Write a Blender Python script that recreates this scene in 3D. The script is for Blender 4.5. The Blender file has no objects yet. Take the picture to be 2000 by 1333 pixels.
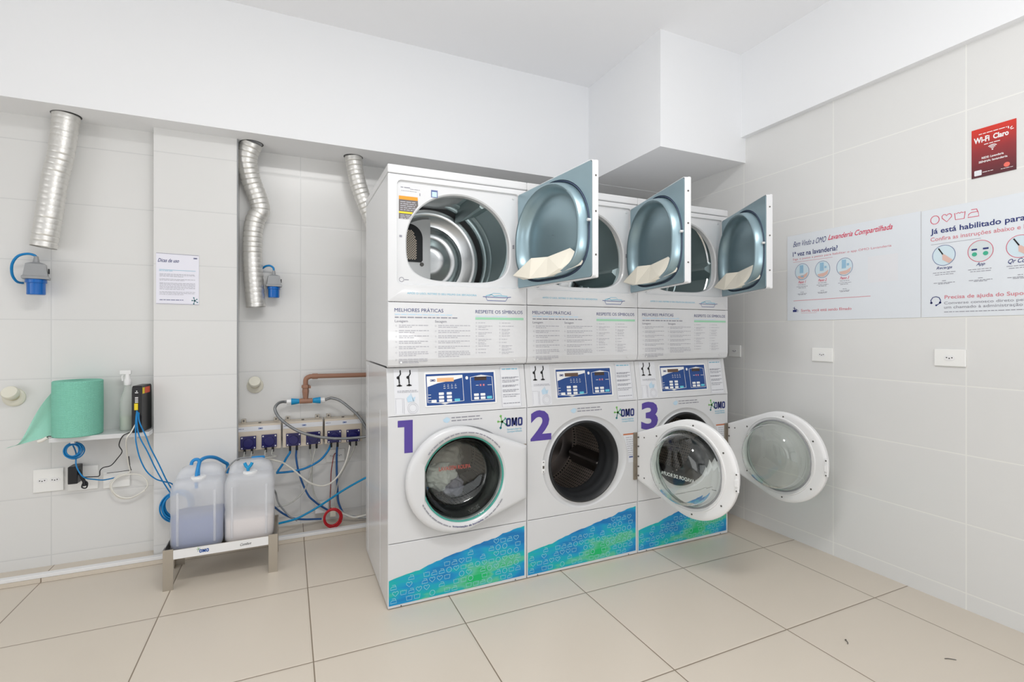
import bpy, bmesh, math, random
from mathutils import Vector, Matrix
random.seed(7)
PI = math.pi
S = bpy.context.scene
C = bpy.data.collections.new('laundry_room'); S.collection.children.link(C)

# ------------------------------------------------------------------ camera
cam_d = bpy.data.cameras.new('camera'); cam = bpy.data.objects.new('camera', cam_d); C.objects.link(cam)
cam.location = (-0.402, -2.214, 1.223)
cam.rotation_euler = (PI/2, 0, -0.425)
cam_d.sensor_width = 36.0; cam_d.lens = 968.0/2000*36.0
cam_d.shift_y = -(666.5-651.0)/2000
cam_d.clip_start = 0.02
S.camera = cam
# ------------------------------------------------------------------ world, lights, exposure
w = bpy.data.worlds.new('world'); S.world = w; w.use_nodes = True
w.node_tree.nodes['Background'].inputs[0].default_value = (0.80, 0.88, 1.0, 1)
w.node_tree.nodes['Background'].inputs[1].default_value = 0.05
def area(name, loc, rot, sx, sy, power, col):
    d = bpy.data.lights.new(name, 'AREA'); d.shape = 'RECTANGLE'; d.size = sx; d.size_y = sy
    d.energy = power; d.color = col
    o = bpy.data.objects.new(name, d); C.objects.link(o); o.location = loc; o.rotation_euler = rot
    return o
area('window_daylight', (0.0, -3.60, 0.95), (PI/2+0.15, 0, 0), 4.4, 1.7, 20, (0.96, 0.98, 1.0))
area('fill_uplight', (0.35, -2.5, 1.2), (PI-0.1, 0, 0), 0.7, 0.7, 25, (0.985, 0.99, 1.0))  # unseen upward fill, added to lift the ceiling and undersides
area('ceiling_light', (-0.1, -1.45, 3.0), (0, 0, 0), 1.2, 0.3, 24, (1.0, 0.99, 0.975))
area('left_fill', (-3.3, -1.6, 1.1), (PI/2, 0, -PI/2), 2.4, 1.8, 17, (0.98, 0.99, 1.0))  # added fill before the solid left wall, brightens right wall and machine sides
S.view_settings.view_transform = 'Standard'; S.view_settings.look = 'None'
S.view_settings.gamma = 1.0; S.view_settings.use_curve_mapping = False
S.view_settings.exposure = 0.50
S.cycles.max_bounces = 14; S.cycles.diffuse_bounces = 8; S.cycles.glossy_bounces = 5
S.cycles.transmission_bounces = 12; S.cycles.transparent_max_bounces = 12
S.cycles.sample_clamp_indirect = 4.0; S.cycles.blur_glossy = 0.6

# ------------------------------------------------------------------ materials
MATS = {}
def mat(name, col, rough=0.5, metal=0.0, bump=0.0, bscale=200.0, var=0.0, vscale=8.0, coat=0.0, emit=None, spec=0.5, trans=0.0, ior=1.45, alpha=1.0):
    if name in MATS: return MATS[name]
    m = bpy.data.materials.new(name); m.use_nodes = True; MATS[name] = m
    nt = m.node_tree; b = nt.nodes['Principled BSDF']
    b.inputs['Base Color'].default_value = (*col, 1)
    b.inputs['Roughness'].default_value = rough; b.inputs['Metallic'].default_value = metal
    b.inputs['Coat Weight'].default_value = coat; b.inputs['Specular IOR Level'].default_value = spec
    b.inputs['Transmission Weight'].default_value = trans; b.inputs['IOR'].default_value = ior
    b.inputs['Alpha'].default_value = alpha
    if emit: b.inputs['Emission Color'].default_value = (*emit[:3], 1); b.inputs['Emission Strength'].default_value = emit[3]
    tc = nt.nodes.new('ShaderNodeTexCoord')
    if var > 0:
        n = nt.nodes.new('ShaderNodeTexNoise'); n.inputs['Scale'].default_value = vscale; n.inputs['Detail'].default_value = 4
        nt.links.new(tc.outputs['Object'], n.inputs['Vector'])
        r = nt.nodes.new('ShaderNodeMix'); r.data_type = 'RGBA'
        r.inputs[6].default_value = (*[c*(1-var) for c in col], 1); r.inputs[7].default_value = (*[min(1, c*(1+var)) for c in col], 1)
        nt.links.new(n.outputs['Fac'], r.inputs[0]); nt.links.new(r.outputs[2], b.inputs['Base Color'])
    if bump > 0:
        n = nt.nodes.new('ShaderNodeTexNoise'); n.inputs['Scale'].default_value = bscale
        nt.links.new(tc.outputs['Object'], n.inputs['Vector'])
        bp = nt.nodes.new('ShaderNodeBump'); bp.inputs['Strength'].default_value = bump; bp.inputs['Distance'].default_value = 0.002
        nt.links.new(n.outputs['Fac'], bp.inputs['Height']); nt.links.new(bp.outputs['Normal'], b.inputs['Normal'])
    return m
def tile_mat(name, col, grout, ax, ay, px, py, ox, oy, wd, rough, var=0.02, bumpd=0.0015):
    """tiles on a grid in object space: ax, ay are the two axes (0,1,2)"""
    m = bpy.data.materials.new(name); m.use_nodes = True; MATS[name] = m
    nt = m.node_tree; b = nt.nodes['Principled BSDF']; L = nt.links.new
    def math_(op, a, b_=None):
        n = nt.nodes.new('ShaderNodeMath'); n.operation = op
        for i, v in enumerate((a, b_)):
            if v is None: continue
            if isinstance(v, (int, float)): n.inputs[i].default_value = v
            else: L(v, n.inputs[i])
        return n.outputs[0]
    tc = nt.nodes.new('ShaderNodeTexCoord'); sp = nt.nodes.new('ShaderNodeSeparateXYZ'); L(tc.outputs['Object'], sp.inputs[0])
    masks = []; cells = []
    for axn, p, o in ((ax, px, ox), (ay, py, oy)):
        s = math_('DIVIDE', math_('SUBTRACT', sp.outputs[axn], o), p)
        f = math_('FRACT', math_('ADD', s, 100.5))
        d = math_('MULTIPLY', math_('ABSOLUTE', math_('SUBTRACT', f, 0.5)), p)
        masks.append(d); cells.append(math_('FLOOR', math_('ADD', s, 100.0)))
    d = math_('MINIMUM', masks[0], masks[1])
    mr = nt.nodes.new('ShaderNodeMapRange'); mr.inputs[1].default_value = wd*0.5; mr.inputs[2].default_value = wd*0.9
    L(d, mr.inputs[0]); tilef = mr.outputs[0]
    wn = nt.nodes.new('ShaderNodeTexWhiteNoise'); cb = nt.nodes.new('ShaderNodeCombineXYZ'); L(cells[0], cb.inputs[0]); L(cells[1], cb.inputs[1]); L(cb.outputs[0], wn.inputs[0])
    no = nt.nodes.new('ShaderNodeTexNoise'); no.inputs['Scale'].default_value = 3.0; no.inputs['Detail'].default_value = 5; L(tc.outputs['Object'], no.inputs['Vector'])
    v = math_('ADD', math_('MULTIPLY', wn.outputs[0], var), math_('MULTIPLY', no.outputs['Fac'], var*1.5))
    k = math_('ADD', v, 1.0-var*1.2)
    vm = nt.nodes.new('ShaderNodeVectorMath'); vm.operation = 'SCALE'; vm.inputs[0].default_value = col; L(k, vm.inputs['Scale'])
    mx = nt.nodes.new('ShaderNodeMix'); mx.data_type = 'RGBA'; mx.inputs[6].default_value = (*grout, 1); L(vm.outputs[0], mx.inputs[7]); L(tilef, mx.inputs[0])
    L(mx.outputs[2], b.inputs['Base Color']); b.inputs['Roughness'].default_value = rough
    mr2 = nt.nodes.new('ShaderNodeMapRange'); mr2.inputs[1].default_value = wd*0.4; mr2.inputs[2].default_value = wd*3; L(d, mr2.inputs[0])
    bp = nt.nodes.new('ShaderNodeBump'); bp.inputs['Strength'].default_value = 0.6; bp.inputs['Distance'].default_value = bumpd
    L(mr2.outputs[0], bp.inputs['Height']); L(bp.outputs['Normal'], b.inputs['Normal'])
    return m
WT = (0.71, 0.71, 0.70); WG = (0.80, 0.80, 0.77); WD = (0.62, 0.625, 0.62)
GZ = 0.0735; GP = 0.3048
M_floor = tile_mat('floor_tiles', (0.63, 0.565, 0.48), (0.22, 0.17, 0.12), 0, 1, 0.5955, 0.5880, 0.281, -0.232, 0.0032, 0.32, 0.02)
M_wr = tile_mat('wall_tiles_right', WT, WG, 1, 2, 0.585, GP, 0.123, GZ, 0.0035, 0.22, 0.004, 0.0006)
M_wb = tile_mat('wall_tiles_back', WT, WD, 0, 2, 0.371, GP, -0.328, GZ, 0.0035, 0.22, 0.004, 0.0006)
M_wl = tile_mat('wall_tiles_recess', WT, WD, 0, 2, 0.585, GP, -1.518, GZ, 0.0035, 0.22, 0.004, 0.0006)
M_wc = tile_mat('wall_tiles_column', WT, WD, 0, 2, 3.0, GP, 0.8, GZ, 0.0035, 0.22, 0.004, 0.0006)
M_paint = mat('white_paint', (0.83, 0.84, 0.855), 0.7, bump=0.05, bscale=60)
M_ceil = mat('ceiling_paint', (0.84, 0.845, 0.86), 0.8, bump=0.05, bscale=60)
M_enamel = mat('white_enamel', (0.66, 0.665, 0.675), 0.22, coat=0.2)
M_plast = mat('white_plastic', (0.80, 0.80, 0.80), 0.35)
M_plate = mat('socket_plastic', (0.84, 0.84, 0.82), 0.3)
M_cream = mat('cream_plastic', (0.78, 0.74, 0.64), 0.45)
M_galv = mat('galvanized_blue_steel', (0.32, 0.44, 0.49), 0.36, 0.75, bump=0.1, bscale=25, var=0.08, vscale=5)
M_galvd = mat('galvanized_drum_steel', (0.44, 0.54, 0.55), 0.36, 0.7, bump=0.05, bscale=30, var=0.1, vscale=3)
M_zinc = mat('bright_zinc', (0.62, 0.63, 0.63), 0.24, 0.9)
M_steel = mat('stainless_steel', (0.50, 0.46, 0.40), 0.32, 0.85, bump=0.05, bscale=90)
M_hinge = mat('hinge_bronze_steel', (0.30, 0.26, 0.21), 0.4, 0.7)
M_black = mat('black_rubber', (0.015, 0.015, 0.016), 0.5)
M_gask = mat('dark_grey_gasket', (0.022, 0.023, 0.025), 0.45)
M_dark = mat('black_plastic', (0.012, 0.012, 0.014), 0.35)
M_grey = mat('grey_plastic', (0.30, 0.31, 0.32), 0.4)
M_blueP = mat('blue_plug_plastic', (0.0, 0.12, 0.46), 0.25, coat=0.3)
M_pump = mat('deep_blue_plastic', (0.008, 0.006, 0.10), 0.3, coat=0.15)
M_cyanP = mat('bright_blue_fitting', (0.0, 0.27, 0.55), 0.4)
M_cable = mat('blue_cable', (0.0, 0.20, 0.50), 0.35)
M_cabled = mat('dark_blue_tube', (0.02, 0.10, 0.30), 0.3)
M_tape = mat('blue_tape', (0.02, 0.25, 0.60), 0.5)
M_clear = mat('clear_tube', (0.62, 0.62, 0.58), 0.2, alpha=0.6)
M_white = mat('white_cord', (0.80, 0.78, 0.72), 0.4)
M_red = mat('red_cable', (0.50, 0.01, 0.02), 0.35)
M_redw = mat('dark_red_wire', (0.25, 0.02, 0.02), 0.4)
M_brown = mat('brown_pipe', (0.33, 0.17, 0.11), 0.4)
M_hose = mat('braided_steel_hose', (0.30, 0.31, 0.32), 0.35, 0.8, bump=0.8, bscale=500)
M_alu = mat('aluminium_duct', (0.74, 0.73, 0.70), 0.42, 0.8, bump=0.7, bscale=45)
M_box = mat('beige_metal_housing', (0.62, 0.55, 0.46), 0.35, 0.3)
M_screw = mat('screw_metal', (0.14, 0.13, 0.12), 0.4, 0.6)
M_scw = mat('bright_screw', (0.75, 0.75, 0.75), 0.3, 0.5)
M_purple = mat('purple_vinyl', (0.085, 0.05, 0.30), 0.35)
M_navy = mat('navy_print', (0.02, 0.03, 0.16), 0.5)
M_navyl = mat('slate_blue_print', (0.10, 0.13, 0.30), 0.5)
M_grp = mat('grey_print', (0.27, 0.27, 0.31), 0.5)
M_grpl = mat('pale_grey_print', (0.42, 0.42, 0.46), 0.5)
M_cyan = mat('light_blue_print', (0.20, 0.48, 0.62), 0.5)
M_cyanl = mat('pale_blue_print', (0.50, 0.66, 0.78), 0.5)
M_green = mat('mint_green_print', (0.32, 0.62, 0.42), 0.5)
M_teal = mat('teal_print', (0.0, 0.16, 0.18), 0.5)
M_lime = mat('leaf_green_print', (0.18, 0.50, 0.10), 0.5)
M_pink = mat('crimson_print', (0.62, 0.03, 0.09), 0.5)
M_pinkl = mat('soft_red_print', (0.62, 0.20, 0.24), 0.5)
M_orange = mat('orange_print', (0.75, 0.30, 0.02), 0.5)
M_yellow = mat('yellow_print', (0.80, 0.62, 0.02), 0.5)
M_olive = mat('warning_grey_print', (0.14, 0.125, 0.12), 0.5)
M_skin = mat('peach_print', (0.68, 0.46, 0.40), 0.6)
M_whp = mat('white_print', (0.85, 0.85, 0.85), 0.5)
M_panel = mat('blue_control_film', (0.012, 0.06, 0.24), 0.3)
M_lcdo = mat('orange_display', (0.62, 0.36, 0.18), 0.3, emit=(1, 0.5, 0.2, 0.15))
M_lcdd = mat('dark_display', (0.05, 0.03, 0.025), 0.2)
M_sign = mat('pale_sign_board', (0.70, 0.735, 0.775), 0.35)
M_paper = mat('white_paper', (0.78, 0.78, 0.86), 0.6)
M_label = mat('pale_sticker', (0.72, 0.73, 0.76), 0.4)
M_wipe = mat('mint_green_wipes', (0.25, 0.64, 0.50), 0.8)
def _emboss():
    nt = M_wipe.node_tree; L = nt.links.new; b = nt.nodes['Principled BSDF']; tc = nt.nodes.new('ShaderNodeTexCoord'); sp = nt.nodes.new('ShaderNodeSeparateXYZ'); L(tc.outputs['Object'], sp.inputs[0])
    def M(op, a, b_=None):
        n = nt.nodes.new('ShaderNodeMath'); n.operation = op
        for i, v in enumerate((a, b_)):
            if v is None: continue
            if isinstance(v, (int, float)): n.inputs[i].default_value = v
            else: L(v, n.inputs[i])
        return n.outputs[0]
    a = M('SINE', M('MULTIPLY', M('ARCTAN2', sp.outputs[1], sp.outputs[0]), 110.0)); z = M('SINE', M('MULTIPLY', sp.outputs[2], 950.0)); h = M('MAXIMUM', a, z)
    mr = nt.nodes.new('ShaderNodeMapRange'); mr.inputs[1].default_value = -.2; L(h, mr.inputs[0])
    mx = nt.nodes.new('ShaderNodeMix'); mx.data_type = 'RGBA'; mx.inputs[6].default_value = (0.21, 0.60, 0.46, 1); mx.inputs[7].default_value = (0.27, 0.66, 0.52, 1); L(mr.outputs[0], mx.inputs[0]); L(mx.outputs[2], b.inputs['Base Color'])
    bp = nt.nodes.new('ShaderNodeBump'); bp.inputs['Strength'].default_value = 0.8; bp.inputs['Distance'].default_value = 0.002; L(mr.outputs[0], bp.inputs['Height']); L(bp.outputs['Normal'], b.inputs['Normal'])
_emboss()
M_wipet = mat('mint_green_loose_wipe', (0.27, 0.70, 0.55), 0.8, bump=0.6, bscale=260, alpha=0.75)
M_cloth1 = mat('white_cotton', (0.86, 0.84, 0.80), 0.9, bump=0.6, bscale=120, var=0.1)
M_cloth2 = mat('taupe_cotton', (0.55, 0.50, 0.46), 0.9, bump=0.6, bscale=120, var=0.15)
M_cloth3 = mat('blue_cotton', (0.08, 0.20, 0.42), 0.9)
M_can = mat('translucent_white_plastic', (0.80, 0.82, 0.86), 0.4, alpha=0.42)
M_liqb = mat('blue_detergent', (0.03, 0.10, 0.36), 0.25)
M_liqw = mat('milky_softener', (0.80, 0.72, 0.68), 0.3)
M_bottle = mat('clear_bottle_plastic', (0.80, 0.84, 0.80), 0.2, alpha=0.35)
M_liqg = mat('pale_green_liquid', (0.50, 0.58, 0.46), 0.3, alpha=0.8)
M_glass = mat('door_glass', (0.93, 0.98, 0.95), 0.0, trans=1.0, ior=1.47)
M_gedge = mat('green_glass_edge', (0.06, 0.32, 0.26), 0.1)
M_yel = mat('aged_white_plastic', (0.74, 0.72, 0.62), 0.4)

def drum_mat():
    m = bpy.data.materials.new('perforated_drum'); m.use_nodes = True; nt = m.node_tree; L = nt.links.new
    b = nt.nodes['Principled BSDF']; b.inputs['Metallic'].default_value = 0.85; b.inputs['Roughness'].default_value = 0.34
    uv = nt.nodes.new('ShaderNodeUVMap'); sc = nt.nodes.new('ShaderNodeVectorMath'); sc.operation = 'MULTIPLY'; sc.inputs[1].default_value = (90, 26, 1)
    L(uv.outputs[0], sc.inputs[0])
    fr = nt.nodes.new('ShaderNodeVectorMath'); fr.operation = 'FRACTION'; L(sc.outputs[0], fr.inputs[0])
    su = nt.nodes.new('ShaderNodeVectorMath'); su.operation = 'SUBTRACT'; su.inputs[1].default_value = (0.5, 0.5, 0); L(fr.outputs[0], su.inputs[0])
    le = nt.nodes.new('ShaderNodeVectorMath'); le.operation = 'LENGTH'; L(su.outputs[0], le.inputs[0])
    mr = nt.nodes.new('ShaderNodeMapRange'); mr.inputs[1].default_value = 0.16; mr.inputs[2].default_value = 0.28; L(le.outputs['Value'], mr.inputs[0])
    mx = nt.nodes.new('ShaderNodeMix'); mx.data_type = 'RGBA'; mx.inputs[6].default_value = (0.03, 0.02, 0.02, 1); mx.inputs[7].default_value = (0.66, 0.59, 0.54, 1)
    L(mr.outputs[0], mx.inputs[0]); L(mx.outputs[2], b.inputs['Base Color'])
    bp = nt.nodes.new('ShaderNodeBump'); bp.inputs['Strength'].default_value = 0.8; bp.inputs['Distance'].default_value = 0.002; L(mr.outputs[0], bp.inputs['Height']); L(bp.outputs['Normal'], b.inputs['Normal'])
    return m
M_drum = drum_mat()
M_drumb = mat('brushed_drum_back', (0.20, 0.18, 0.17), 0.32, 0.85, bump=0.2, bscale=20)

def art_mat():
    m = bpy.data.materials.new('blue_green_vinyl_artwork'); m.use_nodes = True; nt = m.node_tree; L = nt.links.new
    b = nt.nodes['Principled BSDF']; b.inputs['Roughness'].default_value = 0.4
    tc = nt.nodes.new('ShaderNodeTexCoord'); mp = nt.nodes.new('ShaderNodeMapping'); L(tc.outputs['Object'], mp.inputs[0])
    mp.inputs['Rotation'].default_value = (0, math.radians(17), 0); mp.inputs['Scale'].default_value = (3.0, 1, 9.0); mp.inputs['Location'].default_value = (0.35, 0, 0.15)
    n = nt.nodes.new('ShaderNodeTexNoise'); n.inputs['Scale'].default_value = 0.95; n.inputs['Detail'].default_value = 3.0; n.inputs['Roughness'].default_value = 0.6; L(mp.outputs[0], n.inputs[0])
    r = nt.nodes.new('ShaderNodeValToRGB'); L(n.outputs['Fac'], r.inputs[0]); e = r.color_ramp.elements
    e[0].position = 0.36; e[0].color = (0.0, 0.17, 0.46, 1)
    e[1].position = 0.68; e[1].color = (0.0, 0.46, 0.14, 1)
    for p, c in ((0.45, (0.0, 0.27, 0.56, 1)), (0.50, (0.0, 0.36, 0.52, 1)), (0.555, (0.0, 0.43, 0.42, 1)), (0.60, (0.10, 0.50, 0.31, 1))):
        x = e.new(p); x.color = c
    L(r.outputs[0], b.inputs['Base Color'])
    return m
M_art = art_mat()
M_artl = mat('pale_aqua_outline', (0.30, 0.62, 0.70), 0.5)
def redposter_mat():
    m = bpy.data.materials.new('red_poster_print'); m.use_nodes = True; nt = m.node_tree; L = nt.links.new
    b = nt.nodes['Principled BSDF']; b.inputs['Roughness'].default_value = 0.3
    tc = nt.nodes.new('ShaderNodeTexCoord'); sp = nt.nodes.new('ShaderNodeSeparateXYZ'); L(tc.outputs['Object'], sp.inputs[0])
    mr = nt.nodes.new('ShaderNodeMapRange'); mr.inputs[1].default_value = 1.90; mr.inputs[2].default_value = 2.10; L(sp.outputs[2], mr.inputs[0])
    r = nt.nodes.new('ShaderNodeValToRGB'); L(mr.outputs[0], r.inputs[0]); e = r.color_ramp.elements
    e[0].color = (0.09, 0.022, 0.03, 1); e[1].color = (0.62, 0.035, 0.02, 1); x = e.new(0.55); x.color = (0.28, 0.03, 0.035, 1)
    L(r.outputs[0], b.inputs['Base Color']); return m
M_poster = redposter_mat()

# ------------------------------------------------------------------ mesh helpers
class MB:
    def __init__(s): s.bm = bmesh.new()
    def _add(s, bm2, M=None):
        if M is not None: bmesh.ops.transform(bm2, matrix=M, verts=bm2.verts)
        me = bpy.data.meshes.new('tmp'); bm2.to_mesh(me); bm2.free(); s.bm.from_mesh(me); bpy.data.meshes.remove(me); return s
    def box(s, x0, x1, y0, y1, z0, z1, bev=0.0, seg=3, M=None):
        b = bmesh.new(); bmesh.ops.create_cube(b, size=1.0)
        for v in b.verts: v.co = Vector(((x0+x1)/2+v.co.x*(x1-x0), (y0+y1)/2+v.co.y*(y1-y0), (z0+z1)/2+v.co.z*(z1-z0)))
        if bev > 0: bmesh.ops.bevel(b, geom=b.edges[:]+b.verts[:], offset=bev, segments=seg, affect='EDGES', profile=0.5)
        return s._add(b, M)
    def cyl(s, c, r, h, axis='Z', n=32, r2=None, bev=0.0, M=None):
        """from c along +axis for h"""
        b = bmesh.new(); bmesh.ops.create_cone(b, cap_ends=True, segments=n, radius1=r, radius2=r if r2 is None else r2, depth=h)
        bmesh.ops.translate(b, vec=(0, 0, h/2), verts=b.verts)
        if bev > 0:
            ed = [e for e in b.edges if abs(e.verts[0].co.z-e.verts[1].co.z) < 1e-6]
            bmesh.ops.bevel(b, geom=ed, offset=bev, segments=2, affect='EDGES', profile=0.5)
        R = {'Z': Matrix.Identity(4), 'X': Matrix.Rotation(PI/2, 4, 'Y'), 'Y': Matrix.Rotation(-PI/2, 4, 'X')}[axis] if isinstance(axis, str) else Vector(axis).to_track_quat('Z', 'Y').to_matrix().to_4x4()
        bmesh.ops.transform(b, matrix=Matrix.Translation(c) @ R, verts=b.verts)
        return s._add(b, M)
    def loft(s, loops, closed=True, cap0=False, cap1=False, cyc=False, M=None):
        b = bmesh.new(); rows = [[b.verts.new(Vector(p)) for p in lp] for lp in loops]
        n = len(rows[0]); m = len(rows)
        for i in range(m if cyc else m-1):
            A, B = rows[i], rows[(i+1) % m]
            for j in range(n if closed else n-1):
                k = (j+1) % n
                try: b.faces.new((A[j], A[k], B[k], B[j]))
                except Exception: pass
        if cap0: b.faces.new(rows[0][::-1])
        if cap1: b.faces.new(rows[-1])
        return s._add(b, M)
    def lathe(s, prof, c, axis='Y', n=64, cap0=False, cap1=False, M=None):
        """prof: (r, t) with t along axis from c"""
        loops = []
        for r, t in prof:
            lp = []
            for i in range(n):
                a = 2*PI*i/n; u, v = r*math.cos(a), r*math.sin(a)
                lp.append({'Y': (c[0]+u, c[1]+t, c[2]+v), 'Z': (c[0]+u, c[1]+v, c[2]+t), 'X': (c[0]+t, c[1]+u, c[2]+v)}[axis])
            loops.append(lp)
        return s.loft(loops, cap0=cap0, cap1=cap1, M=M)
    def tube(s, pts, r, n=10, sub=6, smooth=True, cap=True, rfn=None, M=None):
        P = spline(pts, sub) if smooth else [Vector(p) for p in pts]
        loops = []; t0 = (P[1]-P[0]).normalized(); up = Vector((0, 0, 1)) if abs(t0.z) < 0.9 else Vector((1, 0, 0))
        nrm = t0.cross(up).normalized()
        L = 0
        for i, p in enumerate(P):
            t = (P[min(i+1, len(P)-1)]-P[max(i-1, 0)]).normalized()
            nrm = (nrm - t*nrm.dot(t)).normalized(); bi = t.cross(nrm)
            if i: L += (p-P[i-1]).length
            rr = r if rfn is None else rfn(L, i/(len(P)-1))
            loops.append([p+(nrm*math.cos(2*PI*k/n)+bi*math.sin(2*PI*k/n))*rr for k in range(n)])
        return s.loft(loops, cap0=cap, cap1=cap, M=M)
    def prism(s, pts, fn0, fn1, M=None):
        """2D outline pts, mapped by fn0 and fn1 to the two faces"""
        b = bmesh.new(); A = [b.verts.new(fn0(*p)) for p in pts]; B = [b.verts.new(fn1(*p)) for p in pts]; n = len(pts)
        fa = b.faces.new(A); fb = b.faces.new(B[::-1])
        for i in range(n): b.faces.new((A[i], B[i], B[(i+1) % n], A[(i+1) % n]))
        b.normal_update(); bmesh.ops.triangulate(b, faces=[fa, fb]); bmesh.ops.recalc_face_normals(b, faces=b.faces)
        return s._add(b, M)
    def sheet(s, pts, fn):
        b = bmesh.new(); f = b.faces.new([b.verts.new(fn(*p)) for p in pts]); f.normal_update(); bmesh.ops.triangulate(b, faces=[f]); return s._add(b)
    def rect(s, x0, z0, x1, z1, fn): return s.sheet([(x0, z0), (x1, z0), (x1, z1), (x0, z1)], fn)
    def line(s, pts, wd, fn, closed=False):
        P = [Vector((p[0], p[1], 0)) for p in pts]; n = len(P); b = bmesh.new(); rows = []
        for i in range(n):
            a = P[(i-1) % n] if (closed or i > 0) else P[i]; c = P[(i+1) % n] if (closed or i < n-1) else P[i]
            t = (c-a).normalized() if (c-a).length > 0 else Vector((1, 0, 0)); q = Vector((-t.y, t.x, 0))*wd/2
            rows.append((b.verts.new(fn(*(P[i]+q).xy)), b.verts.new(fn(*(P[i]-q).xy))))
        for i in range(n if closed else n-1):
            a, c = rows[i], rows[(i+1) % n]; b.faces.new((a[0], a[1], c[1], c[0]))
        return s._add(b)
    def disc(s, x, z, r, fn, n=24, rz=None): return s.sheet([(x+r*math.cos(2*PI*i/n), z+(rz or r)*math.sin(2*PI*i/n)) for i in range(n)], fn)
    def ring(s, x, z, r, wd, fn, n=32, rz=None): return s.line([(x+r*math.cos(2*PI*i/n), z+(rz or r)*math.sin(2*PI*i/n)) for i in range(n)], wd, fn, True)
    def text(s, string, x0, z0, x1, z1, fn, bold=0.0, shear=0.0):
        V, F, bb = glyphs(string, bold, shear); b = bmesh.new()
        sx = (x1-x0)/(bb[1]-bb[0]); sz = (z1-z0)/(bb[3]-bb[2])
        vs = [b.verts.new(fn(x0+(v[0]-bb[0])*sx, z0+(v[1]-bb[2])*sz)) for v in V]
        for f in F:
            try: b.faces.new([vs[i] for i in f])
            except Exception: pass
        return s._add(b)
    def omo(s, x0, z0, x1, z1, fn):
        w_ = x1-x0; h = z1-z0; t_ = w_*.098; ow = w_*.295
        for ox in (x0, x1-ow):
            o_ = rrect(ox, z0, ox+ow, z1, ow*.36, 5); i_ = rrect(ox+t_, z0+t_*1.05, ox+ow-t_, z1-t_*1.05, ow*.36-t_*.9, 5)
            s.loft([[fn(*p) for p in o_], [fn(*p) for p in i_]])
        a = x0+ow+w_*.035; b = x1-ow-w_*.035; m = (a+b)/2
        for q in ([(a, z0), (a+t_, z0), (a+t_, z1), (a, z1)], [(b-t_, z0), (b, z0), (b, z1), (b-t_, z1)], [(a, z1), (a+t_*1.25, z1), (m+t_*.5, z0+h*.12), (m-t_*.5, z0+h*.12)], [(b, z1), (b-t_*1.25, z1), (m-t_*.5, z0+h*.12), (m+t_*.5, z0+h*.12)]): s.sheet(q, fn)
        return s
    def words(s, x0, x1, z, h, fn, seed=0, fill=0.85):
        """a line of print too small to read: uneven word-length dashes"""
        rn = random.Random(seed); x = x0
        while x < x1-h*0.8:
            L = h*rn.uniform(1.2, 4.5); e = min(x+L, x1); s.rect(x, z-h*0.3, e, z+h*0.3, fn); x = e+h*0.55
        return s
    def build(s, name, m, parent=None, smooth=None, uv=None):
        me = bpy.data.meshes.new(name)
        bmesh.ops.remove_doubles(s.bm, verts=s.bm.verts, dist=1e-6) if smooth is not None else None
        if smooth is not None:
            bmesh.ops.recalc_face_normals(s.bm, faces=s.bm.faces)
            for f in s.bm.faces: f.smooth = True
            for e in s.bm.edges:
                if len(e.link_faces) == 2 and e.calc_face_angle(0) > math.radians(smooth): e.smooth = False
        s.bm.to_mesh(me); s.bm.free(); me.materials.append(m)
        o = bpy.data.objects.new(name, me); C.objects.link(o)
        if parent: o.parent = parent
        return o
def spline(pts, sub):
    P = [Vector(p) for p in pts]; out = []
    for i in range(len(P)-1):
        p0 = P[max(i-1, 0)]; p1 = P[i]; p2 = P[i+1]; p3 = P[min(i+2, len(P)-1)]
        for k in range(sub):
            t = k/sub
            out.append(0.5*((2*p1)+(p2-p0)*t+(2*p0-5*p1+4*p2-p3)*t*t+(3*p1-p0-3*p2+p3)*t**3))
    out.append(P[-1]); return out
GC = {}
def glyphs(string, bold, shear):
    k = (string, bold, shear)
    if k in GC: return GC[k]
    cu = bpy.data.curves.new('txt', 'FONT'); cu.body = string; cu.size = 1.0; cu.offset = bold; cu.shear = shear; cu.resolution_u = 3
    ob = bpy.data.objects.new('txt', cu); me = bpy.data.meshes.new_from_object(ob)
    V = [(v.co.x, v.co.y) for v in me.vertices]; F = [tuple(p.vertices) for p in me.polygons]
    bb = (min(v[0] for v in V), max(v[0] for v in V), min(v[1] for v in V), max(v[1] for v in V))
    bpy.data.objects.remove(ob); bpy.data.curves.remove(cu); bpy.data.meshes.remove(me)
    GC[k] = (V, F, bb); return GC[k]
def tag(o, label=None, cat=None, group=None, kind=None):
    if label: o['label'] = label
    if cat: o['category'] = cat
    if group: o['group'] = group
    if kind: o['kind'] = kind
    return o
def pegs(name, m, parent, L):
    for c, rad, h, ax, n in L: MB().cyl(c, rad, h, ax, n).build(name, m, parent)
def empty(name, loc, label, cat, group=None, rz=0):
    o = bpy.data.objects.new(name, None); C.objects.link(o); o.location = loc; o.rotation_euler = (0, 0, rz); o.empty_display_size = 0.05
    return tag(o, label, cat, group)
def structure(name, mb, m, smooth=None): return tag(mb.build(name, m, smooth=smooth), kind='structure')
def hull(pts):
    pts = sorted(set(pts)); 
    def half(ps):
        h = []
        for p in ps:
            while len(h) >= 2 and (h[-1][0]-h[-2][0])*(p[1]-h[-2][1])-(h[-1][1]-h[-2][1])*(p[0]-h[-2][0]) <= 0: h.pop()
            h.append(p)
        return h
    a = half(pts); b = half(pts[::-1]); return a[:-1]+b[:-1]
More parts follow.
